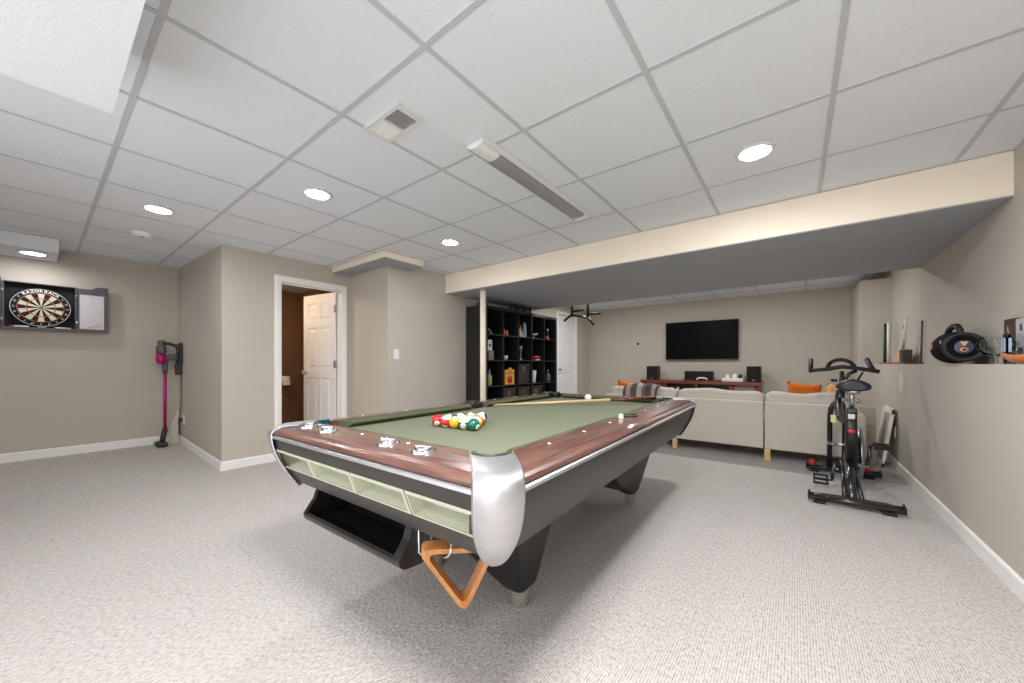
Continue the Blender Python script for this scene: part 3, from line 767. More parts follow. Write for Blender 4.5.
# ------------------------------------------------------------------ dartboard and cabinet
XD = -6.05
cab = thing('dartboard_cabinet', 'dark grey dartboard cabinet with open doors on the left wall', 'dartboard cabinet', (XD, .015, 1.39))
cy0, cy1, cz0, cz1 = -.197, .232, 1.392, 1.836
m = MB(); m.b2((XD, cy0, cz0), (XD + .02, cy1, cz1)); m.build('back_panel', M['cabback'], cab, world=True)
m = MB()
for a, b in (((cy0 - .012, cz0 - .012), (cy1 + .012, cz0)), ((cy0 - .012, cz1), (cy1 + .012, cz1 + .008)), ((cy0 - .012, cz0), (cy0, cz1)), ((cy1, cz0), (cy1 + .012, cz1))):
    m.b2((XD, a[0], a[1]), (XD + .075, b[0], b[1]), .002)
m.b2((XD + .02, cy0, cz0), (XD + .07, cy1, cz0 + .016))
m.build('cabinet_frame', M['cabinet'], cab, world=True)
def cab_door(y0, y1, sgn):
    # wavy-topped flat door standing open beside the cabinet
    a, b = (y0, y1) if sgn > 0 else (y1, y0)
    top = [(0, 1.838), (.35, 1.838), (.48, 1.842), (.58, 1.860), (.70, 1.868), (1, 1.868)]
    poly = [(a, cz0 - .012)] + [(b, cz0 - .012)] + [(a + (b - a) * k, z) for k, z in reversed(top)]
    m = MB(); m.prism(poly, .022, frame_mat((XD + .052, 0, 0), (0, 1, 0), (0, 0, 1)), .002)
    return m.build('cabinet_door', M['cabinet'], cab, world=True)
dr = cab_door(cy1 + .016, .462, 1); dl = cab_door(cy0 - .016, -.427, -1)
m = MB(); m.b2((XD + .0735, .262, 1.415), (XD + .0765, .432, 1.775), .001); sb = m.build('scoreboard', M['scoreboard'], dr, world=True)
mk = MB()
for k in range(8): mk.b2((XD + .0766, .343, 1.47 + k * .035), (XD + .0769, .3455, 1.49 + k * .035))
mk.b2((XD + .0766, .285, 1.742), (XD + .0769, .41, 1.744)); mk.b2((XD + .0766, .33, 1.755), (XD + .0769, .36, 1.76))
mk.build('score_lines', M['metalgrey'], dr, world=True)
mk = MB()
for (y, z, w) in ((.37, 1.45, .03), (.40, 1.458, .018), (.335, 1.43, .04), (.375, 1.435, .02), (.40, 1.44, .02)): mk.b2((XD + .0766, y - w / 2, z), (XD + .0769, y + w / 2, z + .009))
mk.build('red_marks', M['lightred'], dr, world=True)
for yy in (cy0 - .012, cy1 + .012):
    m = MB()
    for z in (1.47, 1.75): m.cone((XD + .078, yy, z - .02), (XD + .078, yy, z + .02), .006, n=10)
    m.build('hinge', M['hinge'], cab, world=True)
m = MB()
for z in (1.47, 1.75): m.lathe([(0, 0), (.012, 0), (.01, .008), (0, .01)], (XD + .0745, -.225, z), 12, (0, PI / 2, 0))
m.build('dart_clip', M['chrome'], dl, world=True)

BY, BZ, BRD = .018, 1.607, .186
db = thing('dartboard', 'round dartboard with red and green rings inside the open cabinet', 'dartboard', (XD + .02, BY, BZ))
m = MB(); m.lathe([(0, 0), (BRD, 0), (BRD, .036), (BRD - .002, .038), (0, .038)], (0, 0, 0), 64, (0, PI / 2, 0)); m.build('board_disc', M['cabback'], db)
k = .186 / .2255 * 1.04
radii = (.0159 * k, .099 * k, .107 * k, .162 * k, .170 * k)
def sector(mb, i, r0, r1, x=.0384):
    a0 = PI / 2 - PI / 20 + i * PI / 10
    A = [(x, r0 * math.cos(a0 + PI / 10 * j / 4), r0 * math.sin(a0 + PI / 10 * j / 4)) for j in range(5)]
    B = [(x, r1 * math.cos(a0 + PI / 10 * j / 4), r1 * math.sin(a0 + PI / 10 * j / 4)) for j in range(5)]
    mb.loft([A, B], closed=False, cap=False, smooth=False)
dcream = mat('dart_cream', (206, 193, 170), .8); dgreen = mat('dart_green', (36, 120, 70), .8); dred = mat('dart_red', (196, 52, 44), .8)
mb_c, mb_b, mb_r, mb_g = MB(), MB(), MB(), MB()
for i in range(20):
    odd = i % 2
    sector(mb_b if odd else mb_c, i, radii[0], radii[1]); sector(mb_b if odd else mb_c, i, radii[2], radii[3])
    sector(mb_r if odd else mb_g, i, radii[1], radii[2]); sector(mb_r if odd else mb_g, i, radii[3], radii[4])
mb_g.lathe([(0, 0), (radii[0], 0)], (.0385, 0, 0), 20, (0, PI / 2, 0)); mb_r.lathe([(0, 0), (.0064 * k, 0)], (.0388, 0, 0), 16, (0, PI / 2, 0))
mb_c.build('cream_segments', dcream, db); mb_b.build('black_segments', M['cabback'], db); mb_r.build('red_ring', dred, db); mb_g.build('green_ring', dgreen, db)
m = MB(); m.lathe([(BRD - .004, .0386), (BRD - .001, .0386)], (0, 0, 0), 64, (0, PI / 2, 0)); m.build('white_ring', M['paper'], db)
rt = .1640
word = 'RAZORBACK'
for i, ch in enumerate(word):
    a = PI / 2 + (4 - i) * .168
    m = MB()                               # on the wall facing +X, the viewer's right is +Y
    add_text(m, ch, .036, frame_mat((.0386, rt * math.cos(a), rt * math.sin(a)), (0, math.sin(a), -math.cos(a)), (0, math.cos(a), math.sin(a))), .0004, .0006)
    m.build('letter', M['paper'], db)
nums = [20, 1, 18, 4, 13, 6, 10, 15, 2, 17, 3, 19, 7, 16, 8, 11, 14, 9, 12, 5]
for i, nn in enumerate(nums):
    a = PI / 2 - i * PI / 10
    if abs(i if i < 10 else i - 20) <= 2: continue
    m = MB(); add_text(m, str(nn), .022, frame_mat((.0386, .1635 * math.cos(a), .1635 * math.sin(a)), (0, math.sin(a), -math.cos(a)), (0, math.cos(a), math.sin(a))), .0004)
    m.build('number', M['paper'], db)
for (ya, yb, capped, lab) in ((-.168, -.055, True, 'white marker with a red cap at the left of the cabinet ledge'), (-.005, .048, False, 'short grey eraser stick in the middle of the cabinet ledge'), (.098, .205, False, 'plain white marker at the right of the cabinet ledge')):
    t = thing('marker', lab, 'marker', (XD + .055, ya, cz0 + .0225))
    m = MB(); m.cone((0, .02 if capped else 0, 0), (0, yb - ya, 0), .0062, n=12); m.build('barrel', M['whiteplastic'] if 'grey' not in lab else M['metalgrey'], t)
    m = MB(); m.cone((0, 0, 0), (0, .026 if capped else .012, 0), .0068, n=12); m.build('cap', M['red'] if capped else M['metalgrey'], t)

# ------------------------------------------------------------------ stick vacuum
vx, vz = -5.88, fz(-5.88)
vc = thing('stick_vacuum', 'magenta and grey stick vacuum hanging in the left corner', 'vacuum cleaner', (vx, .893, vz))
m = MB(); m.cone((0, .005, .30 - vz + .0), (0, .005, .87), .0155, n=18); m.build('wand', M['magenta'], vc)
m = MB(); m.lathe([(.0, 1.075), (.040, 1.075), (.045, 1.10), (.045, 1.165), (.038, 1.175), (0, 1.175)], (0, -.028, 0), 24)
m.lathe([(.030, 1.175), (.032, 1.225), (.026, 1.235), (0, 1.235)], (0, -.028, 0), 20); m.build('cyclone', M['vacgrey'], vc)
m = MB(); m.lathe([(0, .958), (.03, .962), (.046, .985), (.048, 1.03), (.043, 1.072), (0, 1.075)], (0, -.028, 0), 24); m.build('dust_bin', M['magenta'], vc)
m = MB(); m.lathe([(0, .855), (.021, .855), (.024, .90), (.024, .965), (.016, .975), (0, .975)], (0, .005, 0), 18)
m.tube([(0, .0, .975), (0, .02, 1.03), (0, .05, 1.05)], .028); m.box((0, .07, 1.04), (.06, .085, .075), None, .018); m.build('motor_body', M['vacgrey'], vc)
m = MB(); m.tube([(0, -.0, 1.20), (0, .05, 1.195), (0, .105, 1.17), (0, .12, 1.10), (0, .115, 1.02), (0, .115, .93)], .017, 12); m.build('handle', M['vacdark'], vc)
m = MB(); m.box((0, .118, .90), (.05, .06, .14), (.06, 0, 0), .012); m.build('battery', M['vacdark'], vc)
m = MB(); m.cone((0, .005, .30 - vz), (0, .0, .16), .021, .025, 16); m.tube([(0, 0, .17), (0, -.012, .10), (0, -.02, .05)], .026); m.box((0, -.02, .030), (.20, .075, .052), None, .018)
m.cone((-.08, -.055, .03), (.08, -.055, .03), .026, n=16); m.build('cleaner_head', M['vacdark'], vc)
dk = thing('vacuum_dock', 'dark wall dock holding the stick vacuum, with its loose power cord', 'charging dock', (vx, 1.0455, .92))
m = MB(); m.box((.01, -.014, .25), (.085, .027, .26), None, .01); m.box((.01, -.035, .30), (.05, .03, .12), None, .01); m.build('dock_plate', M['vacdark'], dk)
m = MB()
m.tube([(.02, -.012, .12), (.022, -.01, -.1), (.015, -.012, -.35), (.02, -.02, -.48), (.00, -.03, -.56), (.03, -.03, -.64), (.01, -.03, -.70), (-.02, -.02, -.68), (-.025, -.02, -.60), (.0, -.02, -.535), (.045, -.02, -.535), (.06, -.012, -.535)], .0035, 8)
m.box((.055, -.025, -.535), (.05, .03, .035), None, .006); m.build('power_cord', M['vacdark'], dk)
def outlet(name, label, cat, loc, rz, w=.07, h=.115, kind='outlet'):
    t = thing(name, label, cat, loc, rz)
    m = MB(); m.prism(rrect(w, h, .006, 4), .005, frame_mat((0, 0, 0), (1, 0, 0), (0, 0, 1)), .0012); m.build('cover_plate', M['whiteplastic'], t)
    m = MB()
    if kind == 'outlet':
        for z in (-.02, .02): m.prism(rrect(.034, .028, .010, 4, 0, z), .0075, frame_mat((0, 0, 0), (1, 0, 0), (0, 0, 1)))
        m.build('socket', M['white'], t)
        m = MB()
        for z in (-.02, .02):
            for x in (-.007, .007): m.b2((x - .0012, -.0082, z - .002), (x + .0012, -.0074, z + .007))
        m.build('slots', M['dark'], t)
    else:
        m.b2((-.017, -.009, -.034), (.017, -.004, .034), .002); m.build('rocker', M['white'], t)
    return t
outlet('wall_outlet', 'white wall outlet beside the corner stick vacuum', 'outlet', (-5.80, 1.0488, .385), .027)
outlet('light_switch', 'white light switch on the beige wall left of the black shelf unit', 'light switch', (-3.645, 2.484, 1.16), PI / 2, kind='switch')
outlet('wall_outlet', 'white wall outlet on the right wall behind the exercise bike', 'outlet', (XR, 5.245, .357), -PI / 2)
o = MB(); o.loft([[(-6.01, .95, fz(-5.99)), (-5.93, 1.018, fz(-5.9)), (-5.93, 1.025, fz(-5.9)), (-6.01, .957, fz(-5.99))], [(-6.015, .953, .27), (-5.935, 1.02, .50), (-5.935, 1.027, .50), (-6.015, .96, .27)]], smooth=False)  # thin pale sheet with a slanted top edge
tag(o.build('pale_sheet', M['plaster']), 'pale slanted flat sheet in the corner behind the magenta vacuum', 'card')

# ------------------------------------------------------------------ black cube shelf unit
SX0, SX1, SY0, SY1, SH = -3.628, -3.262, 3.580, 5.395, 1.835
su = thing('cube_shelf', 'tall black cube shelf unit of five columns behind the pool table', 'shelf unit', (SX0, SY0, 0))
def sbox(name, a, b, mt=M['blackshelf'], bev=.001):
    m = MB(); m.b2(a, b, bev); return m.build(name, mt, su, world=True)
T = .04
sbox('side_panel', (SX0, SY0, 0), (SX1, SY0 + T, SH)); sbox('side_panel', (SX0, SY1 - T, 0), (SX1, SY1, SH))
sbox('top_panel', (SX0, SY0 + T, SH - T), (SX1, SY1 - T, SH)); sbox('bottom_panel', (SX0, SY0 + T, 0), (SX1, SY1 - T, T))
cwid = (SY1 - SY0 - 2 * T - 4 * .016) / 5; chei = (SH - 2 * T - 4 * .016) / 5
for i in range(1, 5):
    y = SY0 + T + i * cwid + (i - 1) * .016; sbox('divider', (SX0 + .004, y, T), (SX1 - .004, y + .016, SH - T))
    z = T + i * chei + (i - 1) * .016; sbox('shelf', (SX0 + .005, SY0 + T, z), (SX1 - .006, SY1 - T, z + .016))
sbox('back_panel', (SX0 - .006, SY0 + .01, .01), (SX0 + .002, SY1 - .01, SH - .01), M['blackwood'])
def rowz(r): return SH - T - chei - r * (chei + .016) + .0005     # floor of row r from the top
XF = -3.34
def simple(name, label, cat, mb, mt, loc, group=None):
    o = mb.build(name, mt); o.location = loc; tag(o, label, cat, group); return o
# row 1
z = rowz(0)
m = MB(); m.tube([(0, -.045, .075), (.0, -.02, .06), (0, .0, .03), (0, .02, .018), (0, .045, .010)], [.010, .013, .016, .014, .006]); m.lathe([(0, 0), (.03, 0), (.025, .012), (.012, .02), (0, .02)], (0, 0, 0), 14)
simple('figurine', 'small curved grey figurine on the top row beside the pole', 'figurine', m, M['metalgrey'], (XF, 3.76, z))
def amberb(y, h, lab):
    t = thing('amber_bottle', lab, 'bottle', (XF, y, z)); m = MB(); m.lathe([(0, 0), (.021, 0), (.022, .01), (.022, h * .62), (.012, h * .78), (.010, h * .84), (0, h * .84)], (0, 0, 0), 16); m.build('body', M['amber'], t)
    m = MB(); m.lathe([(0, h * .84), (.013, h * .84), (.013, h), (0, h)], (0, 0, 0), 14); m.build('cap', M['redwood'], t)
amberb(4.05, .112, 'taller left one of two small amber bottles on the top row'); amberb(4.118, .088, 'shorter right one of two small amber bottles on the top row')
m = MB()
for (dy, r, h) in ((-.035, .028, .135), (-.015, .018, .20), (.022, .022, .11), (.045, .016, .075)):
    m.lathe([(0, 0), (r, 0), (r * .9, h * .35), (r * .45, h * .75), (0, h)], (0, dy, 0), 10)
m.b2((-.03, -.065, 0), (.03, .065, .018))
simple('ornament', 'cream ornament of pointed spires on the top row of the black shelf', 'ornament', m, mat('cream_ornament', (218, 196, 150), .6), (XF, 4.465, z))
m = MB(); m.loft([[(-.026, -.026, 0), (.026, -.026, 0), (.026, .026, 0), (-.026, .026, 0)], [(-.02, -.02, .19), (.02, -.02, .19), (.02, .02, .19), (-.02, .02, .19)], [(-.003, -.003, .243), (.003, -.003, .243), (.003, .003, .243), (-.003, .003, .243)]], smooth=False)
simple('obelisk', 'tall pale blue pointed obelisk next to the cream spires', 'ornament', m, M['paleblue'], (XF, 4.557, z))
m = MB(); m.lathe([(0, 0), (.035, 0), (.03, .008), (.012, .018), (.03, .03), (.07, .055), (.078, .078), (.074, .078), (.064, .056), (0, .036)], (0, 0, 0), 24)
simple('silver_bowl', 'small silver footed bowl on the top row right of the spires', 'bowl', m, M['chrome'], (XF, 4.80, z))
def mini(y, x, h, r, lab, mt, capm):
    t = thing('small_bottle', lab, 'bottle', (x, y, z)); m = MB(); m.lathe([(0, 0), (r, 0), (r, h * .5), (r * .42, h * .68), (r * .4, h * .9), (0, h * .9)], (0, 0, 0), 14); m.build('body', mt, t)
    m = MB(); m.lathe([(0, h * .78), (r * .5, h * .78), (r * .5, h), (0, h)], (0, 0, 0), 12); m.build('cap', capm, t)
mini(5.085, XF, .19, .02, 'slim dark bottle with white neck at left of the last top cell', M['blackplastic'], M['whiteplastic'])
mini(5.22, XF, .185, .024, 'dark bottle with white neck at right of the last top cell', M['blackplastic'], M['whiteplastic'])
m = MB(); m.lathe([(0, 0), (.028, 0), (.03, .03), (.018, .055), (0, .06)], (0, 0, 0), 16)
simple('ornament', 'small red rounded ornament between the two bottles of the last top cell', 'ornament', m, M['red'], (XF + .03, 5.125, z))
m = MB(); m.lathe([(0, 0), (.02, 0), (.022, .02), (.012, .045), (0, .05)], (0, 0, 0), 16)
simple('ornament', 'small white ornament beside the little red ornament', 'ornament', m, M['tan'], (XF + .03, 5.178, z))
# row 2
z = rowz(1)
m = MB(); m.b2((-.06, -.05, 0), (.06, .05, .128), .002)
simple('grey_box', 'grey box under the white carton beside the pole', 'box', m, mat('grey_card', (138, 134, 126), .7, var=.15, scale=40), (XF - .02, 3.742, z))
t = thing('white_carton', 'white carton standing on a grey box beside the pole', 'box', (XF - .02, 3.724, z + .1285))
m = MB(); m.b2((-.05, -.042, 0), (.05, .042, .145), .002); m.build('body', M['paper'], t)
m = MB(); m.b2((.050, -.02, .05), (.0506, .02, .09)); m.b2((.050, .0, .11), (.0506, .03, .12)); m.build('print_marks', M['speakercap'], t)
t = thing('white_cup', 'white cup in the second cell of the second row', 'cup', (XF, 4.08, z))
m = MB(); m.lathe([(0, 0), (.025, 0), (.034, .02), (.042, .066), (.039, .066), (.031, .02), (0, .006)], (0, 0, 0), 22); m.build('bowl', M['whiteplastic'], t)
m = MB(); m.tube([(0, .036, .052), (0, .062, .05), (0, .062, .026), (0, .034, .02)], .005, 8); m.build('handle', M['whiteplastic'], t)
m = MB(); m.lathe([(0, 0), (.03, 0), (.03, .01), (.008, .02), (.006, .12), (.012, .15), (.022, .20), (.02, .218), (0, .215)], (0, 0, 0), 14)
simple('trophy', 'thin pale trophy figure in the middle cell of the second row', 'trophy', m, M['paleblue'], (XF, 4.463, z))
t = thing('ornament', 'red and black low ornament on a white base in the second row', 'ornament', (XF, 4.88, z))
m = MB(); m.b2((-.04, -.055, 0), (.04, .055, .02), .004); m.build('base', M['paper'], t)
m = MB(); m.loft([[(x * .04, y * .115, .03) for x, y in arc(0, 0, 1, 0, 2 * PI, 15)[:-1]], [(x * .05, y * .125, .05) for x, y in arc(0, 0, 1, 0, 2 * PI, 15)[:-1]], [(x * .035, y * .08, .078) for x, y in arc(0, 0, 1, 0, 2 * PI, 15)[:-1]]]); m.b2((-.02, -.06, .018), (.02, .06, .034)); m.build('red_body', M['red'], t)
m = MB()
for yy in (-.07, .07): m.cone((-.045, yy, .033), (.045, yy, .033), .017, n=14)
m.build('black_rollers', M['blackplastic'], t)
# row 3
z = rowz(2)
t = thing('liquor_bottle', 'clear bottle with yellow green label at left of the third row', 'bottle', (XF, 3.74, z))
m = MB(); m.lathe([(0, 0), (.034, 0), (.036, .01), (.036, .13), (.014, .165), (.012, .20), (0, .20)], (0, 0, 0), 18); m.build('body', M['paleblue'], t)
m = MB(); m.lathe([(.0365, .03), (.0368, .032), (.0368, .10), (.0365, .102)], (0, 0, 0), 18); m.build('label', mat('lime_label', (170, 184, 60), .6, var=.2, scale=30), t)
m = MB(); m.lathe([(0, .198), (.014, .198), (.014, .232), (0, .233)], (0, 0, 0), 14); m.build('cap', M['chrome'], t)
t = thing('yellow_package', 'yellow package with a round red disc on the third row', 'package', (XF + .03, 4.124, z), 0)
m = MB(); m.b2((-.03, -.10, 0), (.03, .10, .215), .004); m.prism([(-.03, 0), (.03, 0), (.02, .03), (-.02, .03)], .03, frame_mat((.015, 0, .213), (0, 1, 0), (0, 0, 1))); m.build('carton', mat('yellow_card', (230, 172, 62), .5, var=.14, scale=22), t)
m = MB(); m.lathe([(0, .0008), (.058, .0008), (.058, 0)], (.0302, -.005, .075), 24, (0, PI / 2, 0)); m.build('red_disc', M['red'], t)
m = MB(); m.b2((.0302, -.08, .15), (.0308, .08, .165)); m.b2((.0302, -.06, .175), (.0308, .06, .186)); m.build('print_band', M['amber'], t)
def storage_box(y, zz, w, h, lab, grp=None):
    t = thing('storage_box', lab, 'storage box', (XF - .10, y, zz), 0, grp)
    m = MB(); m.b2((-.15, -w / 2, 0), (.13, w / 2, h - .002), .003); m.build('body', M['brownbox'], t)
    m = MB(); m.b2((-.153, -w / 2 - .003, h - .05), (.133, w / 2 + .003, h), .003); m.build('lid', M['brownbox'], t)
    m = MB()
    for s in (-1, 1): m.b2((.1325, s * (w / 2 - .012) - .014, h - .03), (.1355, s * (w / 2 - .012) + .014, h + .0015), .001)
    m.build('metal_corners', M['chrome'], t)
    m = MB(); m.tube([(.1345, -.03, h * .76), (.1365, -.02, h * .72), (.1365, .02, h * .72), (.1345, .03, h * .76), (.1345, .03, h * .82), (.1345, -.03, h * .82), (.1345, -.03, h * .76)], .004, 8); m.lathe([(0, 0), (.012, 0), (.012, .004), (0, .005)], (.132, 0, h * .66), 12, (0, PI / 2, 0)); m.build('label_holder', M['hinge'], t)
storage_box(SY0 + T + 2 * (cwid + .016) + cwid / 2, z, .315, .30, 'tall dark brown storage box in the middle of the third row')
m = MB(); m.lathe([(0, 0), (.04, 0), (.043, .02), (.05, .12), (.058, .19), (.053, .195), (.045, .12), (0, .02)], (0, 0, 0), 22)
simple('white_vase', 'white flared vase right of the tall brown storage box', 'vase', m, M['whiteplastic'], (XF, 4.785, z))
def decanter(y, w, h, lab, x):
    t = thing('glass_decanter', lab, 'decanter', (x, y, z)); m = MB(); m.lathe([(0, 0), (w, 0), (w * 1.04, .02), (w, h * .55), (w * .4, h * .72), (w * .28, h * .86), (w * .36, h * .9), (0, h * .9)], (0, 0, 0), 20); m.build('body', mat('smoked_glass', (70, 78, 84), .1, var=.1, coat=.4), t)
    m = MB(); m.lathe([(0, h * .88), (w * .2, h * .88), (w * .42, h * .94), (w * .3, h), (0, h)], (0, 0, 0), 14); m.build('stopper', M['chrome'], t)
decanter(5.215, .055, .205, 'grey glass decanter with a bright stopper on the third row', XF)
t = thing('dark_decanter', 'dark squat flask left of the grey glass decanter', 'decanter', (XF - .06, 5.094, z)); m = MB(); m.lathe([(0, 0), (.05, 0), (.055, .05), (.05, .13), (.02, .16), (0, .165)], (0, 0, 0), 18); m.build('body', M['speakercap'], t)
m = MB(); m.lathe([(0, .158), (.018, .158), (.02, .18), (0, .185)], (0, 0, 0), 14); m.build('stopper', M['blackplastic'], t)
# row 4
z = rowz(3)
for i, lab in ((1, 'dark brown storage box on the fourth row below the yellow package'), (2, 'dark brown storage box on the fourth row below the tall brown box'), (3, 'dark brown storage box on the fourth row below the white vase')):
    storage_box(SY0 + T + i * (cwid + .016) + cwid / 2, z, .315, .305, lab, 'storage boxes on the fourth row')
# on top
z = SH + .0005
t = thing('figurine', 'small dark brown animal figurine on top of the shelf at its left end', 'figurine', (-3.45, 3.66, z))
m = MB(); m.tube([(0, -.05, .03), (0, 0, .045), (0, .03, .05), (0, .045, .085)], [.012, .018, .014, .008]); m.build('body', M['redwood'], t)
m = MB()
for yy in (-.045, -.03, .02, .035): m.cone((0, yy, 0), (0, yy, .04), .006, n=8)
m.build('legs', M['redwood'], t)
m = MB(); m.b2((-.12, -.09, 0), (.10, .09, .022), .002)
simple('white_book', 'flat white book lying on top of the shelf behind the pole', 'book', m, M['paper'], (-3.42, 3.80, z))
m = MB(); m.loft([[(-3.60, 3.98, z), (-3.585, 3.98, z), (-3.60, 3.98, z + .085), (-3.615, 3.98, z + .085)], [(-3.60, 4.56, z), (-3.585, 4.56, z), (-3.60, 4.56, z + .085), (-3.615, 4.56, z + .085)]], smooth=False)
o = m.build('white_board', M['paper']); tag(o, 'long white strip board leaning on the wall on top of the shelf', 'board')
t = thing('letter_ornament', 'row of dark upright cutout shapes on top of the shelf middle', 'ornament', (-3.32, 4.44, z))
m = MB(); m.b2((-.02, -.27, 0), (.02, .27, .012), .002); m.build('base_bar', M['blackwood'], t)
sh = ((-.22, .045, .075), (-.13, .055, .09), (-.03, .05, .07), (.07, .05, .085), (.16, .045, .075), (.235, .04, .088))
for i, (y, w, h) in enumerate(sh):
    m = MB(); m.b2((-.012, y - w / 2, .011), (.012, y - w / 2 + .014, h)); m.b2((-.012, y - w / 2, h - .016), (.012, y + w / 2, h)); m.b2((-.012, y - w / 2, .04), (.012, y + w / 3, .052)); m.b2((-.012, y + w / 2 - .013, .011 if i % 2 else .045), (.012, y + w / 2, h))
    m.build('cutout', M['vacdark'], t)

# ceiling-hung pull-up bar behind the beam
pu = thing('pull_up_bar', 'black ceiling pull-up bar with angled grips near the far door', 'pull-up bar', (-2.86, 5.45, H))
m = MB()
for x in (-2.998, -2.705): m.cone((x, 5.45, H), (x, 5.45, 1.845 if x < -2.9 else 1.815), .021, n=14)
m.build('hanger', M['bikeblack'], pu, world=True)
m = MB()
for x in (-2.998, -2.705): m.b2((x - .05, 5.40, H - .006), (x + .05, 5.50, H))
m.build('mount_plate', M['bikeblack'], pu, world=True)
m = MB(); m.cone((-3.01, 5.45, 1.875), (-2.69, 5.45, 1.80), .018, n=14); m.build('cross_bar', M['bikeblack'], pu, world=True)
for pts in (((-2.998, 5.45, 1.885), (-3.134, 5.44, 1.79)), ((-2.998, 5.45, 1.93), (-2.80, 5.47, 1.945)), ((-2.705, 5.45, 1.81), (-2.60, 5.43, 1.69)), ((-2.705, 5.45, 1.865), (-2.50, 5.47, 1.862))):
    m = MB(); m.cone(pts[0], pts[1], .019, n=14); m.sphere(pts[1], .02, 12); m.build('grip', M['rubber'], pu, world=True)

# ------------------------------------------------------------------ sofa
sf = thing('sofa', 'long pale beige fabric sofa seen from its back', 'sofa', (-.75, 5.2, 0))
SYB = 4.78
def sect(x0, x1):
    m = MB(); m.b2((x0 + .004, SYB, .122), (x1 - .004, SYB + .10, .632), .016, 3); m.build('back_panel', M['sofa'], sf, world=True)
    m = MB()
    n = 14; rings = []
    w = x1 - x0 - .012; xc = (x0 + x1) / 2
    for i in range(n + 1):
        k = -1 + 2 * i / n
        e = (1 - abs(k) ** 12) ** .5 if abs(k) < 1 else 0
        hh = .115 + .018 * math.sin(k * 4 + x0 * 3) * (1 - abs(k)) ; hh = max(.02, hh * (.72 + .28 * e)); dp = .085 * (.7 + .3 * e)
        rings.append([(xc + k * w / 2, SYB + .185 + dp * math.cos(a), .625 + .0 + hh * (math.sin(a) * (1 if math.sin(a) > 0 else 1.6))) for a in [2 * PI * j / 16 for j in range(16)]])
    m.loft(rings); m.build('back_cushion', M['sofa'], sf, world=True)
    m = MB(); m.b2((x0 + .006, SYB + .17, .30), (x1 - .006, SYB + .92, .44), .04, 3); m.build('seat_cushion', M['sofa'], sf, world=True)
    m = MB(); m.b2((x0 + .004, SYB + .16, .122), (x1 - .004, SYB + .90, .30), .012); m.build('seat_base', M['sofa'], sf, world=True)
sect(-2.10, -1.192); sect(-1.19, -.268); sect(-.266, .46)
for x0, x1 in ((-2.20, -2.10), (.455, .55)):
    m = MB(); m.b2((x0, SYB + .01, .122), (x1, SYB + .92, .56), .03, 3); m.build('armrest', M['sofa'], sf, world=True)
for (x, y) in ((-2.1, 4.85), (-1.19, 4.81), (-.237, 4.81), (.44, 4.85), (-2.1, 5.6), (-1.19, 5.6), (-.25, 5.6), (.44, 5.6)):
    m = MB(); m.b2((x - .028, y - .028, 0), (x + .028, y + .028, .124), .004); m.build('leg', M['birch'], sf, world=True)
# striped throw over the back
def stripe_mat():
    m, nt, p = base_mat('striped_throw')
    tc = nt.nodes.new('ShaderNodeTexCoord'); sp = nt.nodes.new('ShaderNodeSeparateXYZ'); nt.links.new(tc.outputs['Object'], sp.inputs['Vector'])
    mt = nt.nodes.new('ShaderNodeMath'); mt.operation = 'MULTIPLY_ADD'; mt.inputs[1].default_value = 1 / .44; mt.inputs[2].default_value = .5
    nt.links.new(sp.outputs['X'], mt.inputs[0])
    r = nt.nodes.new('ShaderNodeValToRGB'); r.color_ramp.interpolation = 'CONSTANT'
    st = [(0, (96, 74, 70)), (.08, (170, 150, 144)), (.22, (92, 82, 80)), (.42, (176, 174, 168)), (.56, (120, 106, 100)), (.66, (84, 78, 78)), (.84, (166, 150, 144)), (.95, (88, 70, 68))]
    while len(r.color_ramp.elements) < len(st): r.color_ramp.elements.new(.5)
    for e, (k, c) in zip(r.color_ramp.elements, st): e.position = k; e.color = srgb(*c)
    nt.links.new(mt.outputs[0], r.inputs['Fac']); nt.links.new(r.outputs['Color'], p.inputs['Base Color']); p.inputs['Roughness'].default_value = .95
    return m
m = MB(); rings = []
prof = [(-.125, .56), (-.128, .64), (-.115, .72), (-.06, .775), (.0, .79), (.06, .775), (.115, .70), (.122, .50)]
for i in range(13):
    k = i / 12; wob = .008 * math.sin(k * 19)
    rings.append([(-.22 + .44 * k, y * (1 + wob), z - .745 + wob - .028 * (abs(k - .5) * 2) ** 6) for y, z in prof])
m.loft(rings, closed=False, cap=False)
o = m.build('striped_throw', stripe_mat()); o.location = (-1.63, SYB + .115, .745); sd = o.modifiers.new('solid', 'SOLIDIFY'); sd.thickness = .012
tag(o, 'striped brown and grey throw draped over the sofa back', 'blanket')
def pillow(name, label, loc, rot, dims, mt, grp=None):
    m = MB(); n = 12; t = bmesh.new(); top = []; bot = []
    for i in range(n + 1):
        for side, arr in ((1, top), (-1, bot)):
            row = []
            for j in range(n + 1):
                u, v = -1 + 2 * i / n, -1 + 2 * j / n
                p = max(0, (1 - u ** 4)) ** .5 * max(0, (1 - v ** 4)) ** .5
                sq = 1 - .07 * (1 - abs(u)) * 0 - .05 * (abs(u * v)) * 0
                uu = u * (1 - .06 * (1 - v * v)); vv = v * (1 - .06 * (1 - u * u))
                row.append((uu * dims[0] / 2, vv * dims[1] / 2, side * p * dims[2] / 2))
            arr.append(row)
    m.loft(top, closed=False, cap=False); m.loft(bot, closed=False, cap=False)
    bmesh.ops.remove_doubles(m.bm, verts=m.bm.verts, dist=1e-5); bmesh.ops.recalc_face_normals(m.bm, faces=m.bm.faces)
    o = m.build(name, mt); o.location = loc; o.rotation_euler = rot; tag(o, label, 'cushion', grp); return o
pillow('throw_pillow', 'dark orange cushion leaning on the sofa back at right', (.075, SYB + .35, .642), (1.30, .10, .10), (.31, .40, .12), M['orange'])
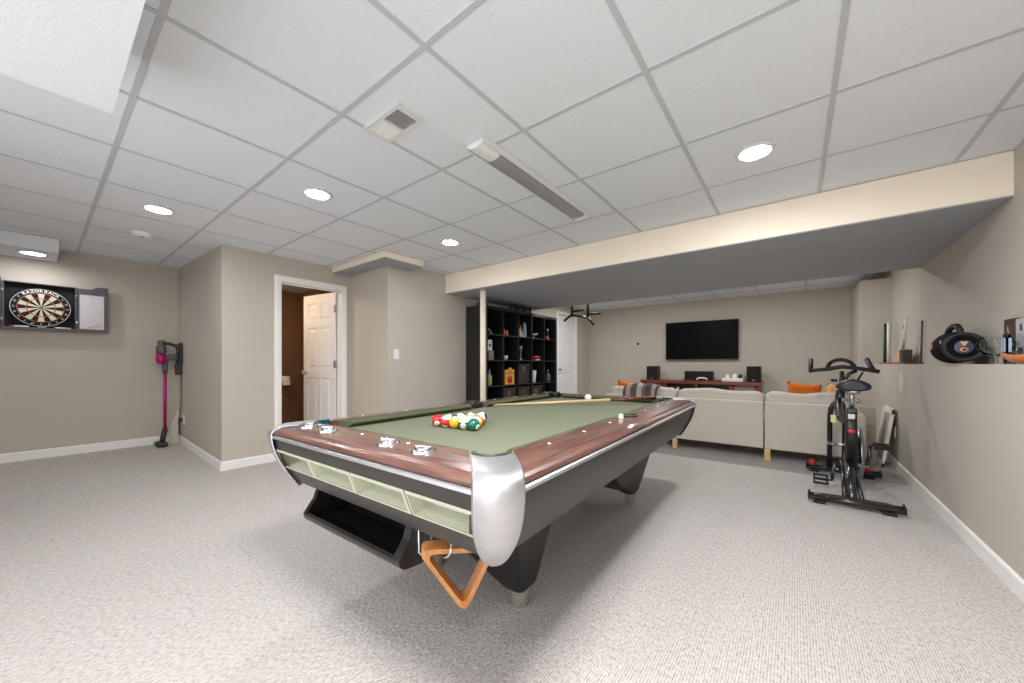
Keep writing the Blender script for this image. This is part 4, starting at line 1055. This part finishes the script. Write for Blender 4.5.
pillow('throw_pillow', 'light tan cushion beside the dark orange cushion', (.345, SYB + .37, .655), (1.3, .25, .0), (.20, .34, .10), M['tan'])
pillow('throw_pillow', 'small orange cushion at the far left end of the sofa', (-1.92, SYB + .36, .63), (1.4, .12, .1), (.34, .34, .10), M['orange'])

# ------------------------------------------------------------------ television wall
tv = thing('television', 'large black flat television mounted on the far wall', 'television', (-1.38, YF, 1.13))
m = MB(); m.b2((-1.985, YF - .075, 1.128), (-.775, YF - .035, 1.833), .006); m.build('casing', M['tvframe'], tv, world=True)
m = MB(); m.b2((-1.977, YF - .0765, 1.142), (-.783, YF - .0745, 1.825), .0005); m.build('screen', M['screen'], tv, world=True)
m = MB(); m.b2((-1.6, YF - .036, 1.30), (-1.15, YF, 1.66)); m.build('wall_mount', M['tvframe'], tv, world=True)
un = thing('media_console', 'long low cherry wood media console under the television', 'media console', (-1.37, 7.1, 0))
ux0, ux1, uy0, uy1, uz = -2.34, -.415, 6.93, 7.385, .752
def ub(name, a, b, mt=M['cherry'], bev=.003):
    m = MB(); m.b2(a, b, bev); return m.build(name, mt, un, world=True)
ub('top_panel', (ux0, uy0 - .01, uz - .055), (ux1, uy1, uz)); ub('base_panel', (ux0 + .01, uy0, .06), (ux1 - .01, uy1, .11))
for x in (ux0 + .01, ux0 + .43, -1.39, ux1 - .46, ux1 - .05): ub('upright', (x, uy0, .11), (x + .04, uy1, uz - .055))
ub('back_panel', (ux0 + .02, uy1 - .02, .1), (ux1 - .02, uy1, uz - .05), M['cherrydark'])
ub('middle_shelf', (ux0 + .47, uy0 + .02, .42), (ux1 - .46, uy1 - .02, .44))
for x0, x1 in ((ux0 + .05, ux0 + .43), (ux1 - .42, ux1 - .05)):
    m = MB(); m.b2((x0, uy0 + .005, .11), (x0 + .05, uy0 + .025, uz - .055)); m.b2((x1 - .05, uy0 + .005, .11), (x1, uy0 + .025, uz - .055)); m.b2((x0, uy0 + .005, uz - .085), (x1, uy0 + .025, uz - .055)); m.b2((x0, uy0 + .005, .11), (x1, uy0 + .025, .16))
    d_ = m.build('door', M['cherry'], un, world=True)
    m = MB(); m.b2((x0 + .05, uy0 + .012, .16), (x1 - .05, uy0 + .018, uz - .085)); m.build('door_pane', M['ventdark'], d_, world=True)
ub('foot', (ux0 + .05, uy0 + .03, 0), (ux1 - .05, uy1 - .03, .06), M['cherrydark'])
m = MB(); m.b2((-1.34, uy0 + .03, .441), (-.93, uy0 + .33, .60), .004); o = m.build('disc_player', M['metalgrey']); tag(o, 'grey media box on the open shelf of the cherry console', 'media player')
for i in range(9):
    m = MB(); h = .15 + .02 * ((i * 7) % 3); m.b2((-.815 + i * .0, 0, 0), (-.815, 0, 0)) if False else m.b2((0, 0, 0), (.016, .13, h), .001)
    o = m.build('disc_case', [M['paper'], M['ventdark'], M['tan'], M['whiteplastic']][i % 4]); o.location = (-1.84 + i * .019, uy0 + .05, .441); tag(o, 'thin disc case in the upright row inside the cherry console', 'disc case', 'disc cases in the console')
def spk(x, lab):
    t = thing('bookshelf_speaker', lab, 'speaker', (x, 7.15, uz + .0005), 0)
    m = MB(); m.b2((-.098, -.11, 0), (.098, .11, .255), .006); m.build('cabinet', M['speakerblack'], t)
    m = MB(); m.b2((-.09, -.118, .008), (.09, -.109, .247), .004); g = m.build('grille', M['grille'], t)
    m = MB(); m.b2((-.02, -.1195, .022), (.02, -.1175, .034)); m.build('badge', M['metalgrey'], t)
spk(-2.165, 'small black speaker at the left end of the media console'); spk(-.535, 'small black speaker at the right end of the media console')
t = thing('center_speaker', 'wide black center speaker in the middle of the console top', 'speaker', (-1.365, 7.16, uz + .0005))
m = MB(); m.b2((-.225, -.10, 0), (.225, .10, .165), .008); m.build('cabinet', M['speakerblack'], t)
m = MB(); m.b2((-.218, -.108, .008), (.218, -.099, .157), .004); m.build('grille', M['grille'], t)
t = thing('cable_box', 'flat white box on the console top beside the right speaker', 'media box', (-.83, 7.10, uz + .0005))
m = MB(); m.b2((-.155, -.10, 0), (.155, .10, .055), .008); m.build('body', M['whiteplastic'], t)
m = MB(); m.b2((-.15, -.1012, .024), (.15, -.1, .03)); m.build('seam', M['metalgrey'], t)
for x, r, lab in ((-.91, .034, 'small round white gadget on the white box, left one'), (-.80, .042, 'larger round white gadget in the middle of the white box')):
    t = thing('round_gadget', lab, 'gadget', (x, 7.08, uz + .056)); m = MB(); m.lathe([(0, 0), (r * .8, 0), (r, r * .5), (r * .85, r * 1.3), (r * .4, r * 1.7), (0, r * 1.75)], (0, 0, 0), 20); m.build('body', M['whiteplastic'], t)
t = thing('webcam', 'small black gadget with a cord on the white box', 'gadget', (-.715, 7.08, uz + .056)); m = MB(); m.b2((-.035, -.02, 0), (.03, .02, .015), .004); m.sphere((-.01, 0, .04), .03, 14); m.build('body', M['blackplastic'], t)
m = MB(); m.tube([(0, 0, .03), (.04, .0, .045), (.06, .03, .02), (.06, .06, -.05)], .004, 8); m.build('cord', M['blackplastic'], t)
t = thing('game_controller', 'white arched controller in front of the center speaker', 'controller', (-1.29, 6.99, uz + .0005))
m = MB(); m.tube([(-.085, 0, .012), (-.07, 0, .04), (-.03, 0, .052), (.03, 0, .052), (.07, 0, .04), (.085, 0, .012)], .012, 10); m.build('body', M['whiteplastic'], t)
m = MB(); m.b2((-.03, -.012, 0), (.03, .012, .03), .004); m.build('stand', M['blackplastic'], t)
m = MB(); m.b2((-.07, -.02, 0), (.07, .02, .018), .004); simple('remote_control', 'black remote control lying right of the center speaker', 'remote control', m, M['blackplastic'], (-1.06, 7.03, uz + .0005))
m = MB(); m.b2((-.07, -.02, 0), (.07, .02, .02), .004); simple('remote_control', 'black remote control lying left in front of the center speaker', 'remote control', m, M['blackplastic'], (-1.52, 7.01, uz + .0005))
t = thing('thermostat', 'small dark sensor plate on the far wall left of the television', 'thermostat', (-2.57, YF, 1.455))
m = MB(); m.b2((-.05, -.012, -.022), (-.005, 0, .022), .004); m.build('white_plate', M['whiteplastic'], t)
m = MB(); m.b2((-.005, -.02, -.02), (.045, 0, .02), .004); m.build('dark_cover', M['blackplastic'], t)

# ------------------------------------------------------------------ exercise bike
bk = thing('exercise_bike', 'black upright exercise bike facing the sofa, seen from behind', 'exercise bike', (.345, 4.05, 0))
AX = .345
def part(name, mb, mt, parent=None): return mb.build(name, mt, parent or bk, world=True)
def stab(name, y, xa, xb):
    m = MB(); m.cone((xa, y, .045), (xb, y, .045), .029, n=16)
    m.b2((xa - .004, y - .03, .028), (xa + .03, y + .03, .085), .004) if False else None
    o = part(name, m, M['bikegloss'])
    for x in (xa + .06, xb - .07):
        m = MB(); m.b2((x - .035, y - .03, 0), (x + .035, y + .03, .024), .004); part('pad', m, M['rubber'], o)
    for x in (xa, xb):
        m = MB(); m.cone((x - .008, y, .045), (x + .012, y, .045), .028, n=16); m.b2((x - .006, y - .015, .045), (x + .006, y + .01, .09), .003); part('end_cap', m, M['rubber'], o)
    return o
s1 = stab('rear_stabilizer', 3.56, .088, .592); s2 = stab('front_stabilizer', 4.58, .095, .612)
m = MB(); m.b2((.15, 3.535, .064), (.53, 3.585, .074), .002); part('top_plate', m, M['bikeblack'], s1)
for x in (.135, .525):
    m = MB(); m.lathe([(0, 0), (.022, 0), (.026, .01), (.022, .04), (.012, .055), (0, .058)], (x, 4.56, .066), 14); part('levelling_knob', m, M['red'], s2)
m = MB(); m.cone((AX - .012, 3.57, .055), (AX + .01, 4.06, .30), .028, .034, 14); m.cone((AX - .05, 3.60, .06), (AX - .03, 4.06, .24), .016, n=12); m.cone((AX + .045, 3.60, .06), (AX + .03, 4.02, .24), .014, n=12)
m.cone((AX, 4.06, .27), (AX, 4.58, .06), .026, n=14)
part('base_frame', m, M['bikegloss'])
m = MB(); m.loft([[(AX + .02 + x, y + 3.98, .20) for x, y in rrect(.075, .09, .02, 4)], [(AX + .015 + x, y + 3.93, .45) for x, y in rrect(.072, .085, .02, 4)], [(AX + .012 + x, y + 3.89, .68) for x, y in rrect(.066, .07, .02, 4)]]); part('seat_tube', m, M['bikeblack'])
m = MB(); m.lathe([(0, 0), (.024, 0), (.024, .003), (0, .006)], (0, 0, 0), 24, None, 1, .8)
m.bm.transform(frame_mat((AX + .012, 3.882, .515), (1, 0, 0), (0, -.14, 1))); part('badge', m, M['badge'])
m = MB(); m.lathe([(0, 0), (.030, 0), (.030, .1), (.0, .1)], (AX + .012, 3.875, .60), 16, (.14, 0, 0)); part('sticker_band', m, M['whiteplastic']) if False else m.bm.free()
m = MB(); m.b2((AX - .012, 3.842, .615), (AX + .03, 3.8475, .655), .001); part('sticker', m, M['steel'])
m = MB(); m.b2((AX - .02, 3.838, .66), (AX + .045, 3.93, .70), .008); part('clamp_collar', m, M['bikegloss'])
m = MB(); m.cone((AX + .012, 3.895, .66), (AX + .012, 3.84, .845), .0165, n=16); part('seat_post', m, M['steel'])
m = MB(); m.b2((AX - .012, 3.75, .825), (AX + .036, 3.93, .85), .006); m.cone((AX - .03, 3.82, .83), (AX + .056, 3.82, .83), .014, n=12); m.cone((AX - .045, 3.88, .76), (AX - .01, 3.88, .76), .01, n=10); m.sphere((AX + .05, 3.87, .755), .016, 10); part('saddle_clamp', m, M['steel'])
# saddle: lofted along Y from the wide rear to the nose
m = MB(); rings = []
for k, w, h, z in ((0, .060, .030, .884), (.05, .094, .044, .884), (.25, .104, .048, .884), (.5, .082, .042, .884), (.75, .046, .034, .882), (.93, .030, .024, .876), (1, .012, .012, .872)):
    y = 3.70 + .27 * k
    rings.append([(AX + .012 + w * math.cos(a) * (1.0), y, z + h * (math.sin(a) if math.sin(a) > 0 else math.sin(a) * .95) + .012 * abs(math.cos(a)) * (-1 if k < .6 else -.3)) for a in [2 * PI * j / 20 for j in range(20)]])
m.loft(rings); part('saddle', m, M['saddle'])
# main spar, head tube, fork
m = MB(); m.tube([(AX - .035, 3.92, .60), (AX - .04, 4.1, .60), (AX - .03, 4.35, .66), (AX - .02, 4.47, .72)], .03, 14); part('main_spar', m, M['bikeblack'])
m = MB(); m.cone((AX - .02, 4.50, .60), (AX - .01, 4.45, .80), .034, n=16); part('head_tube', m, M['bikeblack'])
m = MB(); m.tube([(.262, 4.56, .06), (.262, 4.50, .30), (.262, 4.47, .55), (.268, 4.46, .63), (.29, 4.46, .68), (.33, 4.46, .70)], .020, 12)
m.tube([(.365, 4.56, .06), (.365, 4.50, .30), (.365, 4.47, .55), (.362, 4.46, .63), (.35, 4.46, .68), (.33, 4.46, .70)], .018, 12); part('fork', m, M['bikeblack'])
m = MB(); m.cone((.235, 4.40, .315), (.47, 4.40, .315), .009, n=12)
for x in (.24, .29, .385, .42): m.cone((x - .009, 4.40, .315), (x + .009, 4.40, .315), .018, n=8)
m.b2((.25, 4.395, .305), (.275, 4.50, .325)); m.b2((.355, 4.395, .305), (.375, 4.50, .325)); part('axle', m, M['steel'])
m = MB(); m.lathe([(0, -.012), (.06, -.012), (.20, -.006), (.205, -.016), (.225, -.016), (.228, 0), (.225, .016), (.205, .016), (.20, .006), (.06, .012), (0, .012)], (.448, 4.37, .265), 48, (0, PI / 2, 0)); part('flywheel', m, M['steel'])
m = MB()
pl = [(4.30 + .27 * math.cos(a) * 1.0, .265 + .17 * math.sin(a)) for a in [PI / 2 + PI * i / 10 for i in range(11)]] + [(4.44 + .10 * math.cos(a), .30 + .10 * math.sin(a)) for a in [-PI / 2 + PI * i / 8 for i in range(9)]]
m.prism([(y, z) for y, z in pl], .035, frame_mat((AX + .035, 0, .02), (0, 1, 0), (0, 0, 1)), .006); part('belt_guard', m, M['bikeblack'])
m = MB(); m.cone((.30, 4.02, .225), (.475, 4.02, .225), .014, n=14); part('crank_axle', m, M['steel'])
def crank(x0, x1, z1, y1, px0, px1, tilt):
    m = MB(); m.tube([(x0, 4.02, .225), (x1, 4.02 + (y1 - 4.02) * .5, (.225 + z1) / 2), (x1, y1, z1)], .013, 10); c = part('crank_arm', m, M['bikegloss'])
    m = MB(); xa, xb = min(px0, px1), max(px0, px1); hy = .045
    m.b2((xa, y1 - hy, z1 - .011), (xa + .014, y1 + hy, z1 + .011), .003); m.b2((xb - .014, y1 - hy, z1 - .011), (xb, y1 + hy, z1 + .011), .003)
    m.b2((xa, y1 - hy, z1 - .011), (xb, y1 - hy + .014, z1 + .011), .003); m.b2((xa, y1 + hy - .014, z1 - .011), (xb, y1 + hy, z1 + .011), .003)
    m.cone((xa, y1, z1), (xb, y1, z1), .012, n=10)
    m.cone((x1, y1, z1), (xa if x1 < xa else xb, y1, z1), .007, n=8)
    m.bm.transform(Matrix.Translation((0, y1, z1)) @ Matrix.Rotation(tilt, 4, 'X') @ Matrix.Translation((0, -y1, -z1))); part('pedal', m, M['rubber'], c)
crank(.46, .478, .392, 4.03, .50, .595, .25); crank(.282, .250, .075, 4.0, .125, .225, .85)
m = MB(); m.tube([(AX - .01, 4.45, .80), (AX + .02, 4.46, .90), (AX + .05, 4.46, .96), (AX + .10, 4.47, .985)], .015, 12); m.cone((AX + .105, 4.455, .895), (AX + .14, 4.455, .975), .009, n=10); m.cone((AX - .005, 4.45, .78), (AX + .0, 4.46, .98), .017, n=12); part('handlebar_post', m, M['bikeblack'])
hy = 4.45
m = MB()
m.tube([(.108, hy, .979), (.18, hy, .992), (.25, hy, .998), (.30, hy, 1.012), (.345, hy, 1.020), (.40, hy, 1.014), (.47, hy, 1.003), (.53, hy, .992), (.592, hy, .978)], .0175, 12)
m.tube([(.245, hy, 1.0)] + [(.338 + .093 * math.cos(a), hy + .05 * math.sin(a), 1.008 + .078 * math.sin(a)) for a in [PI - PI * i / 14 for i in range(15)]] + [(.432, hy, 1.01)], .0165, 12)
for x0, x1, dx in ((.122, .126, .0), (.555, .525, 0)):
    m.tube([(x0, hy, .985), (x0 * .7 + x1 * .3, hy + .03, 1.01), (x1, hy + .11, 1.085)], .019, 12)
    m.sphere((x1, hy + .11, 1.085), .0195, 12)
part('handlebar', m, M['rubber'])
m = MB(); m.cone((AX - .06, 4.44, .895), (AX - .035, 4.43, .895), .012, n=12); m.sphere((AX - .065, 4.44, .895), .017, 12); part('adjust_knob', m, M['bikeblack'])
m = MB(); m.b2((AX - .105, 3.98, .56), (AX - .07, 4.03, .62), .004); part('tension_box', m, mat('pale_yellow', (206, 204, 140), .5))

# things leaning by the right wall
m = MB(); m.hexa([(.560, 5.32, 0), (.684, 5.28, 0), (.684, 5.36, 0), (.560, 5.40, 0), (.552, 5.40, .585), (.684, 5.36, .585), (.684, 5.44, .585), (.552, 5.48, .585)])
t = thing('leaning_board', 'beige upright board behind the exercise bike', 'panel', (.63, 5.36, 0)); m.build('body', M['beigeboard'], t, world=True)
m = MB(); m.tube([(.575, 5.345, .35), (.61, 5.335, .345), (.655, 5.325, .335)], .005, 8); m.tube([(.632, 5.33, .365), (.668, 5.345, .455)], .004, 8); m.tube([(.668, 5.325, .365), (.632, 5.345, .455)], .004, 8); m.build('wire_handle', M['chrome'], t, world=True)
fr = thing('framed_picture', 'white framed board leaning against the right wall', 'framed board', (.74, 5.35, 0))
# tilted frame: local X along y, leaning toward +X
TL_ = Matrix.Translation((.700, 5.12, .003)) @ Matrix.Rotation(math.atan2(.085, .60), 4, 'Y')
m = MB()
for a, b in (((-.012, 0, 0), (.012, .05, .60)), ((-.012, .40, 0), (.012, .45, .60)), ((-.012, 0, 0), (.012, .45, .05)), ((-.012, 0, .545), (.012, .45, .60))): m.b2(a, b, .004)
m.bm.transform(TL_); m.build('frame', M['white'], fr, world=True)
m = MB(); m.b2((-.004, .05, .05), (.006, .40, .545)); m.bm.transform(TL_); m.build('panel', M['beigeboard'], fr, world=True)

# wall repair patch
m = MB(); m.loft([[(XR - .0012, 4.99 + .085 * math.cos(a), .875 + .10 * math.sin(a)) for a in [2 * PI * j / 28 for j in range(28)]], [(XR + .002, 4.99 + .085 * math.cos(a), .875 + .10 * math.sin(a)) for a in [2 * PI * j / 28 for j in range(28)]]])
o = m.build('trim_3', M['plaster']); o['kind'] = 'structure'

# ------------------------------------------------------------------ ledge objects
LZ = 1.0455
sp = thing('portable_speaker', 'black portable speaker with a carry handle on the right ledge', 'speaker', (.848, 3.62, LZ), 0)
ax = Vector((-.02, -.43, 0)).normalized()        # from far end to the end that faces the room
c0 = Vector((.848, 3.87, LZ + .105)); Lb = .44
fx = Vector((ax.y, -ax.x, 0)); FM = frame_mat(c0, fx, (0, 0, 1))
FM = Matrix((fx, Vector((0, 0, 1)), ax)).transposed().to_4x4(); FM.translation = c0
m = MB(); rings = []
for i in range(15):
    k = i / 14; e = math.sin(PI * (k * .82 + .09)) ** .55
    r = .040 + .066 * e
    rings.append([(r * .92 * math.cos(a), r * math.sin(a) * (1 if math.sin(a) > 0 else .96), k * Lb) for a in [2 * PI * j / 28 for j in range(28)]])
m.loft(rings); m.bm.transform(FM); m.build('body', M['speakerblue'], sp, world=True)
m = MB(); m.lathe([(.060, Lb - .03), (.088, Lb - .03), (.092, Lb - .005), (.088, Lb + .012), (.078, Lb + .016), (.070, Lb + .006), (.062, Lb - .004)], (0, 0, 0), 36); m.bm.transform(FM); m.build('end_ring', M['rubber'], sp, world=True)
m = MB(); m.lathe([(.070, Lb - .004), (.05, Lb - .002), (.02, Lb + .004), (0, Lb + .004)], (0, 0, 0), 32); m.bm.transform(FM); cp = m.build('end_cone', M['speakercap'], sp, world=True)
m = MB(); m.prism([(-.018, .034), (.018, .034), (.004, .008), (-.004, .008)], .003, Matrix.Translation((0, 0, Lb + .003))); m.lathe([(.010, Lb + .007), (.017, Lb + .007), (.017, Lb + .002), (.010, Lb + .002)], (0, -.016, 0), 20, None, 1, .8); m.bm.transform(FM); m.build('emblem', M['copper'], sp, world=True)
m = MB(); m.tube([(0, .070, .05), (0, .105, .06), (0, .132, .11), (0, .146, .20), (0, .140, .29), (0, .112, .355), (0, .075, .37)], [.014, .016, .017, .018, .017, .016, .014], 12); m.bm.transform(FM); m.build('carry_handle', M['rubber'], sp, world=True)
m = MB()
add_text(m, 'JBL', .05, FM @ frame_mat((.0975, .01, .20), (0, 0, 1), (-.10, 1, 0)), .002)
m.build('side_logo', M['copper'], sp, world=True)
m = MB(); m.lathe([(0, 0), (.012, 0), (.012, .004), (0, .005)], (0, 0, 0), 14); m.bm.transform(FM @ frame_mat((.085, .035, .36), (0, 0, 1), (0, 1, 0))); m.build('button', M['copper'], sp, world=True)

gb = thing('glass_goblet', 'wide clear glass goblet on the ledge at the right edge', 'goblet', (.848, 3.064, LZ))
m = MB(); m.lathe([(0, 0), (.036, 0), (.036, .003), (.008, .007), (.007, .03), (.012, .038), (.045, .052), (.064, .08), (.067, .105), (.061, .13), (.058, .145), (.056, .145), (.059, .13), (.065, .105), (.062, .082), (.044, .055), (.01, .042), (0, .041)], (0, 0, 0), 32); m.build('bowl', M['glass'], gb)
bx = thing('dark_carton', 'dark carton with an orange emblem standing behind the glass goblet', 'carton', (.936, 3.155, LZ))
m = MB(); m.b2((-.018, -.06, 0), (.018, .06, .243), .002); m.build('body', M['brownbox'], bx)
m = MB(); m.lathe([(0, .001), (.018, .001), (.020, 0)], (-.0182, .01, .15), 20, (0, -PI / 2, 0), 1.5, .9); m.prism([(0, 0), (.022, .0), (.014, .035), (.002, .04)], .001, frame_mat((-.0182, .02, .165), (0, -1, 0), (0, 0, 1))); m.build('emblem', M['copper'], bx)
m = MB(); m.b2((-.0186, -.058, .004), (-.0178, .058, .022)); m.build('printed_band', M['vacgrey'], bx)
wc = thing('pale_carton', 'pale carton with dark marks at the far right edge of the ledge', 'carton', (.925, 2.99, LZ))
m = MB(); m.b2((-.004, .012, 0), (.028, .10, .235), .002); m.build('body', M['scoreboard'], wc)
m = MB(); m.b2((-.0046, .03, .17), (-.0038, .055, .205)); m.b2((-.0046, .02, .05), (-.0038, .09, .085)); m.build('dark_print', M['speakercap'], wc)
jr = thing('glass_mug', 'clear glass mug with pale blue bars before the pale carton', 'mug', (.885, 2.94, LZ))
m = MB(); m.lathe([(0, 0), (.042, 0), (.046, .006), (.048, .15), (.0465, .15), (.0445, .012), (0, .009)], (0, 0, 0), 32); m.build('body', M['glass'], jr)
m = MB()
for a in (2.9, 3.4, 3.9): m.box((.0485 * math.cos(a), .0485 * math.sin(a), .095), (.002, .010, .07), (0, 0, a))
m.build('painted_bars', M['paleblue'], jr)
m = MB(); pts = [(.826 - .006 * math.sin(k * PI), 2.905 - .32 * k, LZ + .046 - .022 * math.sin(k * PI * .8)) for k in [i / 12 for i in range(13)]]
m.tube([(p[0], p[1], p[2]) for p in pts], [.010 + .012 * min(1, q_k / 8) for q_k in range(13)], 12)
o = m.build('leather_strap', M['amber']); tag(o, 'curved orange brown leather strap lying before the glass mug', 'strap')

# wooden stand with rods at the far end of the ledge
st = thing('wooden_stand', 'red brown wooden stand with thin upright rods on the far ledge', 'stand', (.865, 5.55, LZ))
m = MB(); m.b2((.825, 4.98, LZ), (.905, 6.22, LZ + .018), .003); m.build('base', M['redwood'], st, world=True)
m = MB(); m.loft([[(.83, 5.52, LZ + .018), (.835, 5.22, LZ + .018), (.90, 5.22, LZ + .018), (.90, 5.52, LZ + .018)], [(.835, 5.34, LZ + .135), (.835, 5.22, LZ + .155), (.90, 5.22, LZ + .155), (.90, 5.34, LZ + .135)]], smooth=False); m.build('block', M['birch'], st, world=True)
m = MB(); m.b2((.838, 5.09, LZ + .018), (.905, 5.22, LZ + .14), .004); m.build('dark_block', M['brownbox'], st, world=True)
m = MB(); m.cone((.855, 5.32, LZ + .09), (.87, 5.09, 1.49), .013, .010, 12); m.build('white_rod', M['whiteplastic'], st, world=True)
m = MB(); m.cone((.86, 6.13, LZ + .018), (.865, 6.13, 1.53), .014, n=12); m.build('green_rod', M['greenstick'], st, world=True)
m = MB(); m.cone((.875, 6.02, LZ + .018), (.875, 6.02, 1.53), .012, n=12); m.build('pale_rod', M['whiteplastic'], st, world=True)
for y, zt in ((5.63, 1.46), (4.93, 1.445)):  # stand in for thin shadow lines on the upper wall
    m = MB(); m.cone((.93, y, LZ), (.938, y, zt), .008, n=10); m.lathe([(0, 0), (.016, 0), (.016, .02), (0, .022)], (.93, y, LZ), 12); m.build('shadow_rod', M['vacgrey'], st, world=True)

# ------------------------------------------------------------------ lights, world, camera
# even world light, let in through the open end behind the camera
W = bpy.data.worlds.new('World'); SC.world = W; W.use_nodes = True
bg = W.node_tree.nodes['Background']; bg.inputs['Color'].default_value = (.985, .99, 1.0, 1); bg.inputs['Strength'].default_value = P_WORLD
def fill_lamp(x, y, power, z=H - .012, size=.16):
    l = bpy.data.lights.new('fill_light', 'AREA'); l.shape = 'DISK'; l.size = size; l.energy = power; l.color = (1, 1, 1)
    o = bpy.data.objects.new('fill_light', l); COL.objects.link(o); o.location = (x, y, z)
# unseen area lights, added to brighten the far end and the foreground
for x in (-2.7, -1.4, -.2): fill_lamp(x, 5.75, P_TV)
fill_lamp(-.3, .40, P_NEAR, size=.5)
fill_lamp(-1.0, -.55, P_BULK, 1.955, .16)
cam = bpy.data.cameras.new('camera'); co = bpy.data.objects.new('camera', cam); COL.objects.link(co)
cam.sensor_width = 36; cam.lens = 36 * 364.2 / 1024; cam.shift_x = -6.5 / 1024; cam.shift_y = 22.5 / 1024
cam.clip_start = .02
co.location = (0, 0, 1.046); co.rotation_euler = (PI / 2, 0, math.radians(37.176)); SC.camera = co
SC.view_settings.view_transform = 'Standard'; SC.view_settings.look = 'None'; SC.view_settings.gamma = 1; SC.view_settings.exposure = EXPO
SC.view_settings.use_curve_mapping = False
SC.cycles.use_denoising = True
SC.cycles.transparent_max_bounces = 32; SC.cycles.max_bounces = 10; SC.cycles.diffuse_bounces = 6
SC.cycles.sample_clamp_indirect = 6
